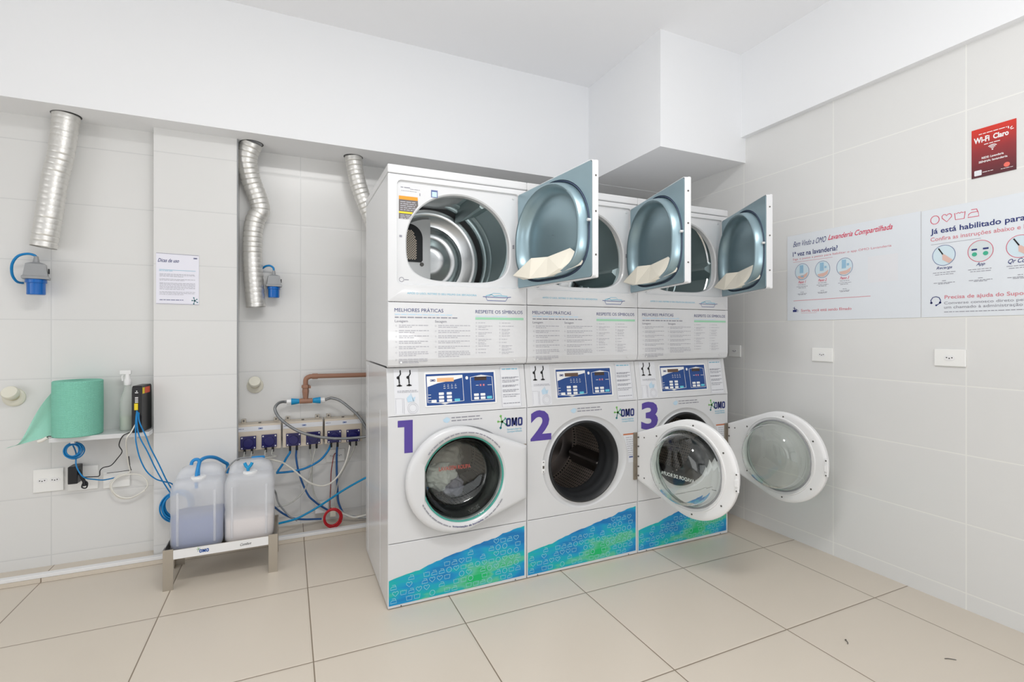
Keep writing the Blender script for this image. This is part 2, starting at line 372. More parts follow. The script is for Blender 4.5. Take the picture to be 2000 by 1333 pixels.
def polyray(poly, c, a):
    dx, dz = math.cos(a), math.sin(a); best = None; n = len(poly)
    for i in range(n):
        x1, z1 = poly[i][0]-c[0], poly[i][1]-c[1]; x2, z2 = poly[(i+1) % n][0]-c[0], poly[(i+1) % n][1]-c[1]
        ex, ez = x2-x1, z2-z1; den = dx*ez-dz*ex
        if abs(den) < 1e-12: continue
        t = (x1*ez-z1*ex)/den; u = (x1*dz-z1*dx)/den
        if t > 0 and -1e-7 <= u <= 1+1e-7 and (best is None or t > best): best = t
    return (c[0]+dx*best, c[1]+dz*best)
def rrect(x0, z0, x1, z1, r, n=8):
    P = []
    for cx, cz, a0 in ((x1-r, z1-r, 0), (x0+r, z1-r, 90), (x0+r, z0+r, 180), (x1-r, z0+r, 270)):
        for i in range(n+1):
            a = math.radians(a0+90*i/n); P.append((cx+r*math.cos(a), cz+r*math.sin(a)))
    return P
def angles(polys, c, n=96):
    A = [2*PI*i/n for i in range(n)]
    for p in polys:
        for x, z in p: A.append(math.atan2(z-c[1], x-c[0]) % (2*PI))
    A = sorted(A); out = [A[0]]
    for a in A[1:]:
        if a-out[-1] > 1e-4: out.append(a)
    return out
def circ(cx, cz, r, n=96): return [(cx+r*math.cos(2*PI*i/n), cz+r*math.sin(2*PI*i/n)) for i in range(n)]

# ------------------------------------------------------------------ the room
XR, XL, YB, YL, YC, YF = 2.328, -3.4, 1.19, 1.11, 1.02, -3.7
ZC, ZS = 3.035, 2.335
structure('floor', MB().box(XL-.1, XR+.1, YF-.1, 1.3, -0.08, 0.0), M_floor)
structure('ceiling', MB().box(XL-.1, XR+.1, YF-.1, 1.4, ZC, ZC+.1), M_ceil)
structure('wall_right', MB().box(XR, XR+.1, YF, 1.4, 0, ZC), M_wr)
structure('wall_back', MB().box(-0.67, XR, YB, YB+.1, 0, ZC), M_wb)
structure('wall_recess', MB().box(XL, -1.05, YL, YL+.1, 0, ZC), M_wl)
structure('wall_column', MB().box(-1.061, -0.666, YC, YB+.1, 0, ZC), M_wc)
structure('wall_left', MB().box(XL-.1, XL, YF, 1.3, 0, ZC), M_paint)
wf = MB(); wf.box(XL, -3.0, YF-.1, YF, 0, ZC); wf.box(2.0, XR, YF-.1, YF, 0, ZC); wf.box(-3.0, 2.0, YF-.1, YF, 2.1, ZC)
structure('wall_front', wf, M_paint)
fr = MB()
for x0, x1, z0, z1 in ((-3.0, 2.0, 0, .05), (-3.0, 2.0, 2.05, 2.1), (-3.0, -2.95, .05, 2.05), (1.95, 2.0, .05, 2.05), (-1.38, -1.32, .05, 2.05), (.32, .38, .05, 2.05)): fr.box(x0, x1, YF-.07, YF-.01, z0, z1)
structure('window_1', fr, M_grey)
structure('trim_1', MB().box(XL, XR, 0.885, 1.30, ZS, ZC), M_paint)              # bulkhead along the back wall
structure('trim_2', MB().box(1.621, XR, 0.111, 0.89, ZS+.002, ZC), M_paint)          # boxed column head in the corner
structure('trim_3', MB().box(2.286, XR, YF, 0.111, 2.497, ZC), M_paint)          # beam on the right wall
structure('floor_ledge', MB().box(XL, 0.75, 0.955, 1.2, 0.0, 0.018), M_floor)
structure('baseboard_back', MB().box(XL, 0.74, 0.957, 0.992, 0.018, 0.036, bev=.003), M_plast)
# slim vertical edge strip at the column's right corner
structure('trim_4', MB().box(-0.667, -0.660, 1.016, 1.03, 0.02, ZS, bev=.002), M_grey)

# decal mapping functions
def front(off=0.0007): return lambda x, z: Vector((x, -off, z))
def slant(off=0.0009): return lambda x, z: Vector((x, 0.035*(z-.852)/.215-off, z))
def rightwall(off): return lambda u, z: Vector((XR-off, -u, z))

# icon outlines used in the artwork and on the signs (unit box -.5 .. .5)
def icon(k):
    if k == 'circle': return [([(0.44*math.cos(2*PI*i/12+.2), 0.46*math.sin(2*PI*i/12+.2)) for i in range(12)], True)]
    if k == 'heart': return [([(0, -.42), (-.46, .05), (-.47, .27), (-.3, .42), (-.1, .38), (0, .22), (.1, .38), (.3, .42), (.47, .27), (.46, .05)], True)]
    if k == 'basin': return [([(-.5, .36), (-.42, -.36), (.42, -.36), (.5, .36), (.3, .26), (.15, .36), (0, .26), (-.15, .36), (-.3, .26)], True)]
    return [([(-.5, -.36), (-.42, -.02), (-.2, .12), (.42, .12), (.5, -.36)], True), ([(-.2, .4), (.3, .4), (.38, .12)], False)]
def splash(mb1, mb2, mb3, cx, cz, s, fn):
    """starburst emblem: five drop-tipped rays"""
    for k, (a, L, mb) in enumerate(((105, 1.0, mb1), (40, .8, mb3), (175, .75, mb1), (255, 1.05, mb2), (325, .9, mb3))):
        a = math.radians(a); dx, dz = math.cos(a), math.sin(a)
        mb.line([(cx, cz), (cx+dx*s*L*.75, cz+dz*s*L*.75)], s*.14, fn)
        q = (-dz, dx)
        mb.sheet([(cx+dx*s*L*.62, cz+dz*s*L*.62), (cx+dx*s*L*.86+q[0]*s*.21, cz+dz*s*L*.86+q[1]*s*.21), (cx+dx*s*L*1.05, cz+dz*s*L*1.05), (cx+dx*s*L*.86-q[0]*s*.21, cz+dz*s*L*.86-q[1]*s*.21)], fn)
    mb1.disc(cx, cz, s*.2, fn, 10)

# ------------------------------------------------------------------ tumble dryer (upper machine)
DC = (0.335, 1.64)
def dshape(cx, zc, a, bt, bb, n=96, p=3.6):
    P = []
    for i in range(n):
        t = 2*PI*i/n; c_, s_ = math.cos(t), math.sin(t)
        if s_ >= 0: P.append((cx+a*c_, zc+bt*s_))
        else: P.append((cx+a*math.copysign(abs(c_)**(2/p), c_), zc-bb*abs(s_)**(2/p)))
    return P
def dryer(x, label, ang, baf):
    t = empty('tumble_dryer', (x, 0, 1.070), label, 'tumble dryer', 'stacked dryers')
    Z = -1.070
    T = Matrix.Translation((0, 0, Z))
    c = MB()
    c.box(0, .006, .012, .666, 1.075, 1.928, M=T); c.box(.674, .680, .012, .666, 1.075, 1.928, M=T)
    c.box(0.006, .674, .655, .666, 1.075, 1.928, M=T); c.box(0.006, .674, .012, .655, 1.072, 1.080, M=T)
    c.build('cabinet', M_enamel, t)
    MB().box(-.0015, .6815, -.002, .668, 1.933, 1.972, bev=.006, M=T).build('top_cover', M_enamel, t)
    # upper front: outer frame, sunk field, D-shaped opening
    D = dshape(.339, 1.64, .2595, .236, .182); rec = rrect(.043, 1.443, .637, 1.904, .02); out = rrect(0, 1.3635, .680, 1.930, .004, 2)
    D2 = dshape(.339, 1.64, .254, .230, .177)
    A = angles([out, rec], DC, 120)
    L = lambda poly, y: [(*[v for v in (polyray(poly, DC, a)[0],)], y, polyray(poly, DC, a)[1]+Z) for a in A]
    f = MB(); f.loft([L(out, .012), L(out, .001), L(rrect(.002, 1.3655, .678, 1.928, .004, 2), 0), L(rrect(.040, 1.440, .640, 1.907, .022), 0), L(rec, .010), L(D, .010), L(D2, .016), L(D2, .045)])
    f.build('front_panel', M_enamel, t, smooth=35)
    # lower front panel with small tuck-in at its foot
    pr = [(0, 1.3605), (0, 1.105), (.006, 1.078), (.02, 1.070), (.03, 1.070), (.03, 1.3605)]
    MB().prism(pr, lambda y, z: Vector((.0005, y, z+Z)), lambda y, z: Vector((.6795, y, z+Z))).build('lower_panel', M_enamel, t)
    pegs('screw', M_scw, t, [((.058, -.001, 1.092+Z), .0045, .002, 'Y', 12), ((.612, -.001, 1.092+Z), .0045, .002, 'Y', 12), ((.610, .007, 1.885+Z), .005, .003, 'Y', 12)])
    # drum
    d = MB(); d.lathe([(.255, .045), (.295, .05), (.318, .06), (.318, .40), (.312, .405), (.312, .43), (.318, .435), (.318, .47), (.306, .475), (.306, .50), (.312, .505), (.312, .56)], (DC[0], 0, 1.635+Z), n=96)
    dr = d.build('drum', M_galvd, t, smooth=50)
    rb = MB()
    rb.lathe([(.3195, .0), (.316, .006), (.3195, .012)], (DC[0], .398, 1.635+Z), n=96); rb.lathe([(.3195, .0), (.3135, .006), (.3195, .012)], (DC[0], .466, 1.635+Z), n=96)
    rb.lathe([(.3195, .0), (.312, .008), (.3195, .016)], (DC[0], .12, 1.635+Z), n=96)
    rb.build('drum_rib', M_zinc, dr, smooth=60)
    MB().lathe([(.316, .535), (.305, .54), (.290, .548), (.289, .560), (.300, .575)], (DC[0], 0, 1.635+Z), n=96).build('drum_seal', M_black, t, smooth=40)
    MB().lathe([(.291, .552), (.288, .545), (.270, .543), (.255, .550), (.225, .572), (.200, .578), (.186, .566), (.172, .553), (.150, .551), (.120, .556), (.100, .580), (.06, .588), (.0001, .588)], (DC[0], 0, 1.635+Z), n=96).build('drum_back', M_zinc, t, smooth=50)
    pc = [(DC[0], 1.635-.268), (DC[0], 1.635+.232)]+[(DC[0]+.232*math.cos(math.radians(q)), 1.635+.232*math.sin(math.radians(q))) for q in range(96, 181, 6)]+[(DC[0]+.268*math.cos(math.radians(q)), 1.635+.268*math.sin(math.radians(q))) for q in range(192, 265, 6)]
    MB().prism(pc, lambda a, b: Vector((a, .538, b+Z)), lambda a, b: Vector((a, .580, b+Z))).build('rear_cover', mat('satin_steel_cover', (.66, .65, .64), .36, .65), t)
    v = MB()
    v.prism(([(.10, 1.62), (.28, 1.62), (.288, 1.63)]+[(.208+.08*math.cos(math.radians(q)), 1.752+.08*math.sin(math.radians(q))) for q in range(0, 91, 10)]+[(.10, 1.832)]), lambda a, b: Vector((a, .526, b+Z)), lambda a, b: Vector((a, .560, b+Z)))
    vo = v.build('heater_vent_frame', M_dark, t)
    g = MB(); gm = mat('vent_mesh', (.62, .52, .42), .4, .3)
    for ix in range(11):
        for iz in range(24):
            gx, gz = .108+ix*.0135+(iz % 2)*.0067, 1.636+iz*.0068
            if gx < .252 and (gz < 1.745 or (gx-.195)**2+(gz-1.745)**2 < .055**2 or gx < .2): g.disc(gx, gz, .0048, lambda a, b: Vector((a, .5252, b+Z)), 6)
    g.build('vent_grille', gm, vo)
    MB().cyl((.286, .530, 1.609+Z), .011, .02, 'Y', 20, bev=.002).build('bolt', M_screw, t)
    for q in range(3):
        a = math.radians(baf+q*120); R = .317
        def bp(rad, da, y): return Vector((DC[0]+rad*math.cos(a+da), y, 1.635+Z+rad*math.sin(a+da)))
        m = MB(); m.loft([[bp(R, -.17, .06), bp(R-.068, -.03, .09), bp(R-.068, .03, .09), bp(R, .17, .06)], [bp(R, -.17, .36), bp(R-.075, -.02, .34), bp(R-.075, .02, .34), bp(R, .17, .36)], [bp(R, -.10, .53), bp(R-.05, -.015, .53), bp(R-.05, .015, .53), bp(R, .10, .53)]], cap0=True, cap1=True)
        m.build('drum_baffle', M_galvd, t, smooth=20)
    # prints on the sunk field
    fs = lambda a, b: Vector((a, .0093, b+Z)); ff = lambda a, b: Vector((a, -.0007, b+Z))
    wl = MB(); wl.sheet([(.050, 1.835), (.135, 1.835), (.137, 1.80), (.092, 1.735), (.05, 1.735)], fs); wl = wl.build('warning_label', M_olive, t)
    b = MB(); b.rect(.050, 1.822, .135, 1.838, lambda a, b_: Vector((a, .0088, b_+Z))); b.build('warning_band', M_orange, wl)
    b = MB(); b.sheet([(.050, 1.768), (.113, 1.768), (.108, 1.76), (.05, 1.76)], lambda a, b_: Vector((a, .0088, b_+Z))); b.build('caution_band', M_yellow, wl)
    b = MB(); r_ = random.Random(3)
    for k in range(8): b.words(.056, .128-.006*max(0, k-3), 1.812-.009*k if k < 5 else 1.752-.007*(k-5), .006, lambda a, b_: Vector((a, .0087, b_+Z)), k)
    b.build('warning_text', M_grpl, wl)
    b = MB(); b.words(.058, .10, 1.877, .007, fs, 1); b.words(.10, .148, 1.872, .004, fs, 2); b.words(.06, .13, 1.862, .003, fs, 3); b.rect(.143, 1.846, .147, 1.858, fs); b.build('printed_notice', M_grp, t)
    b = MB(); b.rect(.197, 1.846, .228, 1.880, fs); lf = b.build('care_label', M_navyl, t)
    b = MB(); b.rect(.201, 1.849, .224, 1.872, lambda a, b_: Vector((a, .0088, b_+Z))); b.build('care_symbol', M_cyanl, lf)
    b = MB(); b.ring(.062, 1.463, .010, .0025, fs, 16); b.words(.075, .10, 1.463, .006, fs, 5); b.rect(.052, 1.652, .064, 1.662, fs); b.build('load_mark', M_grp, t)
    b = MB(); b.box(.607, .615, .006, .010, 1.650+Z, 1.656+Z); b.box(.607, .615, .006, .010, 1.640+Z, 1.645+Z); b.build('door_switch', M_grp, t)
    # line of print under the door, with an iron
    b = MB(); b.text("APÓS O USO, RETIRE O SEU PELPO DA SECADORA", .085, 1.3965, .416, 1.4085, ff, .01); b.build('printed_reminder', M_cyan, t)
    b = MB(); b.line([(.447, 1.3975), (.475, 1.396), (.560, 1.395), (.594, 1.3985)], .0035, ff); b.line([(.462, 1.396), (.470, 1.379), (.566, 1.379), (.577, 1.396)], .003, ff)
    b.build('tray_drawing', M_navyl, t)
    b = MB(); b.line([(.462, 1.401), (.49, 1.409), (.505, 1.401), (.53, 1.404), (.575, 1.402)], .004, ff); b.line([(.478, 1.401), (.50, 1.415), (.535, 1.415), (.545, 1.408)], .0022, ff)
    b.build('lint_drawing', M_cyan, t)
    # printed rules on the lower panel
    b = MB(); b.text("MELHORES PRÁTICAS", .029, 1.318, .252, 1.338, ff, .0); b.text("RESPEITE OS SÍMBOLOS", .410, 1.317, .657, 1.337, ff, .0); b.build('printed_heading', M_navy, t)
    MB().words(.030, .300, 1.3065, .0085, ff, 11).build('printed_subtitle', M_cyanl, t); MB().words(.412, .58, 1.3035, .005, ff, 12).build('printed_subtitle', M_cyanl, t)
    b = MB(); b.rect(.409, 1.287, .662, 1.298, ff); b.build('green_bar', M_green, t)
    b = MB(); b.words(.030, .322, 1.2935, .0085, ff, 13); b.text("Lavagem", .030, 1.268, .088, 1.282, ff, .01); b.text("Secagem", .213, 1.268, .268, 1.282, ff, .01)
    b.build('printed_subheading', M_grp, t)
    sd = 20
    for (xa, xb, rows) in ((.048, .184, (2, 2, 2, 2, 2, 3, 3)), (.228, .383, (2, 2, 2, 2, 2, 4))):
        z = 1.258; b = MB()
        for n_ in rows:
            b.ring(xa-.012, z-.002, .003, .001, ff, 8)
            for k in range(n_):
                sd += 1; b.words(xa, xb-(0 if k < n_-1 else random.Random(sd).uniform(.03, .08)), z, .0055, ff, sd); z -= .0078
            z -= .0085 if n_ < 4 else .004
        b.build('rules_column', M_grpl, t)
    for (xa, wid) in ((.424, .066), (.545, .060)):
        b = MB()
        for k in range(10):
            sd += 1; z = 1.272-.0158*k; b.words(xa, xa+wid*random.Random(sd).uniform(.45, 1.1), z, .0045, ff, sd); b.ring(xa-.010, z, .0028, .001, ff, 8)
            if random.Random(sd+3).random() < .4: b.words(xa, xa+wid*.6, z-.0065, .0042, ff, sd+99)
        b.build('symbols_column', M_grpl, t)
    # ---- door, hinged on the right
    dsk = MB(); dsk.box(-.588, 0, -.031, -.014, 1.440, 1.903, bev=.006, M=T)
    orr = rrect(-.588, 1.440, 0, 1.903, .012, 5); irr = rrect(-.585, 1.443, -.003, 1.900, .010, 5)
    dsk.loft([[(a, -.020, b+Z) for a, b in orr], [(a, .0005, b+Z) for a, b in orr], [(a, .0005, b+Z) for a, b in irr], [(a, -.020, b+Z) for a, b in irr]])
    door = dsk.build('door', M_enamel, t); door.location = (.633, -.001, 0); door.rotation_euler = (0, 0, math.radians(ang))
    oc = (-.296, 1.655)
    rc = rrect(-.584, 1.444, -.003, 1.899, .012, 4); D0 = dshape(-.298, 1.655, .278, .232, .200, p=3.4)
    Ad = angles([rc], oc, 110)
    def Ld(poly, y, k=1.0): return [(oc[0]+(polyray(poly, oc, a)[0]-oc[0])*k, y, oc[1]+(polyray(poly, oc, a)[1]-oc[1])*k+Z) for a in Ad]
    l = MB(); l.loft([Ld(rc, 0), Ld(rc, .003), Ld(D0, .004, 1.0), Ld(D0, -.005, .985), Ld(D0, -.005, .955), Ld(D0, .012, .945), Ld(D0, .038, .925), Ld(D0, .043, .90), Ld(D0, .040, .87), Ld(D0, .018, .83), Ld(D0, -.004, .78), Ld(D0, -.010, .72), Ld(D0, -.011, .60), Ld(D0, -.009, .56), Ld(D0, -.009, .01)])
    ln = l.build('door_liner', M_galv, door, smooth=60)
    l = MB(); l.loft([Ld(D0, -.002, .992), Ld(D0, .006, .978), Ld(D0, .003, .962), Ld(D0, -.003, .956)]); l.build('door_seal', mat('dark_seal_felt', (.05, .07, .12), .7), door, smooth=60)
    st = MB(); st.cyl((-.576, .003, 1.666+Z), .006, .014, 'Y', 14, bev=.001); st.build('latch_stud', M_scw, door)
    pegs('edge_screw', M_screw, door, [((-.5892, -.015, zz+Z), .004, .002, 'X', 10) for zz in (1.84, 1.70, 1.53)])
    V = {'A': (.10, .085, 1.492), 'B': (.215, .055, 1.560), 'C': (.300, .022, 1.557), 'D': (.443, 0.004, 1.576), 'E': (.530, .012, 1.528), 'F': (.470, .030, 1.482), 'G': (.425, .048, 1.490), 'H': (.345, .058, 1.463), 'I': (.225, .070, 1.466),
         'a': (.10, .03, 1.475), 'b': (.215, -.005, 1.50), 'd': (.443, -.005, 1.50), 'e': (.53, .0, 1.50), 'h': (.345, 0.0, 1.470)}
    P = {k: Vector((-u, n, z+Z)) for k, (u, n, z) in V.items()}
    b = bmesh.new(); vv = {k: b.verts.new(p) for k, p in P.items()}
    for fc in ('ABI', 'BCHI', 'CDGH', 'DEG', 'EFG', 'GFH', 'BbdDC', 'AabB', 'AIa', 'Ihab'[:4], 'IHh', 'HFh', 'FeEF'[:3], 'dDEe', 'abhI'[:3]):
        try: b.faces.new([vv[q] for q in dict.fromkeys(fc)])
        except Exception: pass
    for v_ in [v for v in b.verts if not v.link_faces]: b.verts.remove(v_)
    bmesh.ops.triangulate(b, faces=b.faces); q = MB(); q._add(b); q.build('lint_chute', M_cream, door)
    return t

# ------------------------------------------------------------------ front-load washing machine (lower machine)
HX = 0.665
def washer(x, label, num, ang, closed):
    t = empty('washing_machine', (x, 0, 0), label, 'washing machine', 'front-load washers')
    c = MB(); side = [(.004, .008), (.004, .852), (.039, 1.066), (.666, 1.066), (.666, .008)]
    for xa, xb in ((0, .006), (.674, .680)): c.prism(side, lambda y, z: Vector((xa, y, z)), lambda y, z: Vector((xb, y, z)))
    c.box(.006, .674, .655, .666, .01, 1.066); c.box(.006, .674, .04, .655, 1.058, 1.066); c.box(.006, .674, .03, .655, .008, .016)
    c.box(-.0015, .0, .585, .600, .03, 1.05); c.box(-.0015, .0, .20, .206, .03, .86)
    for fx in (.04, .64):
        for fy in (.06, .60): c.cyl((fx, fy, 0), .02, .010, 'Z', 12)
    c.build('cabinet', M_enamel, t)
    # control console
    pr = [(0, .8535), (.035, 1.066), (.10, 1.066), (.10, .8535)]
    con = MB().prism(pr, lambda y, z: Vector((.0005, y, z)), lambda y, z: Vector((.6795, y, z))).build('control_console', M_enamel, t)
    s0 = slant(.0008); s1 = slant(.0022); s2 = slant(.0032); s3 = slant(.0042)
    MB().prism(rrect(.168, .884, .522, 1.041, .006, 4), s1, slant(-.001)).build('display_bezel', M_plast, con)
    MB().rect(.176, .891, .513, 1.033, slant(.0028)).build('display_film', M_panel, con)
    m = MB(); m.sheet([(.180, 1.022), (.352, 1.024), (.352, 1.012), (.30, 1.001), (.23, .990), (.180, .975)], slant(.0031)); m.build('white_swoosh', M_whp, con)
    m = MB(); m.line([(.181, 1.022), (.352, 1.024), (.354, .905), (.290, .901), (.262, .896), (.235, .901), (.181, .905)], .0028, s2, True); m.line([(.392, 1.012), (.420, 1.016), (.447, 1.021), (.475, 1.016), (.503, 1.012), (.505, .903), (.392, .903)], .0028, s2, True)
    m.sheet([(.235, .901), (.262, .892), (.290, .901), (.262, .9025)], s2); m.sheet([(.42, 1.0135), (.447, 1.023), (.475, 1.0135)], s2); m.disc(.374, 1.010, .007, s2, 14, .008)
    for z in (.912, .925, .938): m.rect(.184, z, .197, z+.002, s2)
    for k, xx in enumerate((.258, .276, .294, .312)): m.rect(xx, .974, xx+.009, .976, s2); m.rect(xx, .965, xx+.010, .967, s2); m.rect(xx+.002, .981, xx+.007, .983, s2)
    m.rect(.418, .972, .432, .974, s2); m.rect(.478, .972, .499, .974, s2)
    m.build('panel_outline', M_whp, con)
    m = MB(); m.rect(.438, .969, .446, .978, s2); m.rect(.454, .969, .462, .978, s2); m.build('status_symbol', M_pinkl, con)
    MB().rect(.228, .996, .309, 1.014, s2).build('display_screen', M_lcdo if closed else mat('brown_display', (.13, .075, .05), .25), con)
    MB().rect(.412, .996, .474, 1.013, s2).build('display_screen', M_lcdd, con)
    MB().omo(.196, .9985, .220, 1.0095, s2).build('brand_lettering', M_navy, con)
    btn = None
    spots = [(.246, .942), (.284, .942), (.246, .926), (.284, .926), (.246, .910), (.284, .910), (.210, .910), (.418, .929), (.451, .929), (.418, .913), (.451, .913)]
    for bx, bz in spots:
        if btn is None:
            btn = MB().prism(rrect(-.012, -.0058, .012, .0058, .002, 2), lambda a, b: Vector((a, -.003+.035*b/.215, b)), lambda a, b: Vector((a, 0.035*b/.215, b))).build('button', M_whp, con); o = btn
        else:
            o = btn.copy(); C.objects.link(o); o.parent = con
        o.location = (bx, .035*(bz-.852)/.215-.001, bz)
    for bx, bz in ((.322, .910), (.484, .914)):
        o = MB().prism(rrect(-.013, -.0058, .013, .0058, .002, 2), lambda a, b: Vector((a, -.003+.035*b/.215, b)), lambda a, b: Vector((a, 0.035*b/.215, b))).build('start_button', mat('aqua_button', (.12, .55, .68), .4), con)
        o.location = (bx, .035*(bz-.852)/.215-.001, bz)
    # left sticker (no clothes knotted / soap drawer) and right sticker (rules)
    st = MB().rect(.031, .860, .142, 1.059, s0).build('instruction_label', M_label, t)
    m = MB()
    for cx in (.054, .098):
        m.line([(cx+.006, 1.055), (cx+.007, 1.038), (cx-.001, 1.026), (cx+.001, .995)], .0058, s1); m.disc(cx-.004, 1.022, .007, s1, 12); m.line([(cx-.011, .986), (cx+.012, .986)], .005, s1); m.disc(cx+.001, .988, .006, s1, 10)
    m.build('knotted_sock_drawing', M_dark, st)
    m = MB(); m.words(.045, .135, .963, .005, s1, 31); m.words(.045, .138, .957, .004, s1, 32); m.line([(.033, .93), (.066, .93), (.066, .865)], .0012, s1); m.line([(.036, .865), (.036, .925)], .001, s1)
    m.ring(.112, .885, .024, .001, s1, 20); m.ring(.112, .885, .017, .001, s1, 20); m.rect(.072, .862, .0735, .93, s1); m.build('label_drawing', M_grpl, st)
    m = MB(); m.sheet([(.085, .93), (.10, .945), (.112, .93), (.125, .935), (.12, .915), (.09, .912)], s1); m.line([(.104, .951), (.116, .915)], .0025, s1); m.build('splash_drawing', M_cyanl, st)
    st = MB().rect(.546, .860, .655, 1.060, s0).build('rules_label', M_label, t)
    m = MB(); m.line([(.549, .863), (.549, 1.057), (.652, 1.057), (.652, .863)], .001, s1, True)
    for k, z in enumerate((1.005, 1.000, .990, .983, .966, .961, .944, .937, .921, .912, .880)): m.words(.556, .645-.02*(k % 2), z, .0048, s1, 40+k)
    m.build('label_text', M_grp, st)
    m = MB(); m.words(.558, .640, 1.045, .008, s1, 60); m.build('label_title', M_cyan, st)
    # ---- front panel with round opening
    cc = (.335, .549); out = rrect(.0005, .2895, .6795, .8505, .004, 2)
    dish = [(cc[0]+(.270 if math.cos(a) > 0 else .250)*math.cos(a), cc[1]+.240*math.sin(a)) for a in [2*PI*i/96 for i in range(96)]]
    A = angles([out], cc, 120)
    def L(poly, y, k=1.0): return [(cc[0]+(polyray(poly, cc, a)[0]-cc[0])*k, y, cc[1]+(polyray(poly, cc, a)[1]-cc[1])*k) for a in A]
    hole = circ(cc[0], cc[1], .213)
    f = MB(); f.loft([L(out, .02), L(out, .0015), L(rrect(.002, .291, .678, .849, .004, 2), 0), L(dish, 0, 1.0), L(dish, .006, .975), L(dish, .010, .93), L(circ(cc[0]-.002, cc[1], .219), .010), L(hole, .004), L(hole, .03)])
    f.build('front_panel', M_enamel, t, smooth=30)
    g = MB(); g.lathe([(.2145, .002), (.212, -.006), (.206, -.008), (.196, .004), (.190, .020), (.186, .045), (.178, .055), (.182, .07), (.178, .10), (.170, .115), (.176, .125)], (cc[0], 0, cc[1]), n=96)
    g.build('door_gasket', M_gask, t, smooth=60)
    dm = MB(); me_r = [(.176, .120), (.245, .135), (.262, .15), (.262, .50), (.24, .52)]
    dm.lathe(me_r, (cc[0], 0, cc[1]), n=96)
    do = dm.build('wash_drum', M_drum, t, smooth=50)
    uvl = do.data.uv_layers.new(name='UVMap')
    for lp in do.data.loops:
        v = do.data.vertices[lp.vertex_index].co; a_ = math.atan2(v.z-cc[1], v.x-cc[0])/(2*PI); uvl.data[lp.index].uv = (a_, v.y*2)
    for pl in do.data.polygons:      # mend the seam
        us = [uvl.data[i].uv[0] for i in pl.loop_indices]
        if max(us)-min(us) > .5:
            for i in pl.loop_indices:
                if uvl.data[i].uv[0] < 0: uvl.data[i].uv = (uvl.data[i].uv[0]+1, uvl.data[i].uv[1])
    dbk = MB().lathe([(.245, .518), (.22, .508), (.17, .520), (.165, .512), (.10, .506), (.07, .512), (.062, .49), (.0001, .486)], (cc[0], 0, cc[1]), n=96).build('drum_back', M_drumb, t, smooth=50)
    for q in range(3):
        a = math.radians({1: 80, 2: 100, 3: 60}[num]+q*120); R = .262
        def bp(rad, da, y): return Vector((cc[0]+rad*math.cos(a+da), y, cc[1]+rad*math.sin(a+da)))
        m = MB(); m.loft([[bp(R, -.22, y), bp(R-.035, -.12, y), bp(R-h, -.03, y), bp(R-h, .03, y), bp(R-.035, .12, y), bp(R, .22, y)] for y, h in ((.15, .04), (.17, .065), (.45, .065), (.49, .05))], cap0=True, cap1=True); m.build('drum_lifter', M_drumb, t, smooth=40)
    # hinge and latch
    MB().box(.650, .676, -.006, .001, .414, .674, bev=.0015).build('hinge_plate', M_hinge, t)
    if not closed:
        m = MB(); m.box(.082, .100, -.001, .008, .515, .578, bev=.002)
        lt = m.build('door_catch', M_plast, t)
        m = MB(); m.box(.086, .096, -.002, .0, .538, .552); m.cyl((.091, -.002, .570), .003, .002, 'Y', 10); m.cyl((.091, -.002, .522), .003, .002, 'Y', 10); m.build('catch_slot', M_screw, lt)
        wl = MB().sheet([(.583, .668), (.650, .672), (.650, .512), (.618, .512), (.613, .58)], front(.0005)).build('warning_label', M_label, t)
        m = MB(); m.rect(.583, .664, .650, .672, front(.0009)); m.build('warning_band', mat('rust_print', (.55, .18, .08), .5), wl)
        m = MB()
        for k in range(9): m.words(.600+.002*k, .648, .650-.012*k, .006, front(.0009), 70+k)
        m.build('warning_text', M_grpl, wl)
        m = MB(); m.rect(.622, .538, .648, .546, front(.0009)); m.build('warning_mark', M_navyl, wl)
    # prints
    ff = front(.0008)
    m = MB()
    if num == 1: m.sheet([(.043, .803), (.043, .833), (.110, .833), (.110, .686), (.072, .686), (.072, .803)], ff)
    elif num == 2: m.text("2", .018, .682, .136, .835, ff, .035)
    else: m.text("3", .022, .682, .140, .838, ff, .035)
    m.build('number_decal', M_purple, t)
    lg = MB().omo(.568, .766, .657, .808, ff).build('brand_logo', M_navy, t)
    g1, g2, g3 = MB(), MB(), MB(); splash(g1, g2, g3, .547, .792, .034, ff)
    g1.build('logo_leaf', M_lime, lg); g2.build('logo_drop', M_teal, lg); g3.build('logo_ray', mat('sea_green_print', (.08, .36, .24), .5), lg)
    m = MB(); m.text("lavanderia", .574, .748, .652, .758, ff, .01); m.text("compartilhada", .574, .734, .654, .745, ff, .01); m.build('logo_subtitle', M_cyan, lg)
    m = MB(); m.words(.291, .436, .829, .008, ff, 80); m.words(.291, .443, .815, .008, ff, 81); m.build('printed_tip', M_grp, t)
    m = MB(); m.sheet([(.250, .822), (.268, .834), (.285, .826), (.281, .813), (.270, .806), (.255, .812)], ff); m.build('cloth_drawing', M_cyanl, t)
    # ---- kick panel and its artwork
    MB().box(.0005, .6795, 0, .02, .004, .2865, bev=.003, seg=2).build('kick_panel', M_enamel, t)
    top = [(.004, .128)]; rn = random.Random(5); n = 34
    key = [(.004, .129), (.048, .137), (.131, .150), (.208, .171), (.274, .190), (.377, .208), (.456, .226), (.509, .233), (.548, .247), (.667, .267)]
    def edge(x_):
        for (xa, za), (xb, zb) in zip(key, key[1:]):
            if x_ <= xb: return za+(zb-za)*(x_-xa)/(xb-xa)
        return key[-1][1]
    for i in range(1, n+1):
        xx = .004+.663*i/n; top.append((min(xx, .667), edge(xx)+(rn.uniform(-.0022, .0022) if i < n else 0)))
    art = MB(); art.sheet(top[::-1]+[(.004, .016), (.667, .021)], front(.0006)); ao = art.build('artwork_decal', M_art, t)
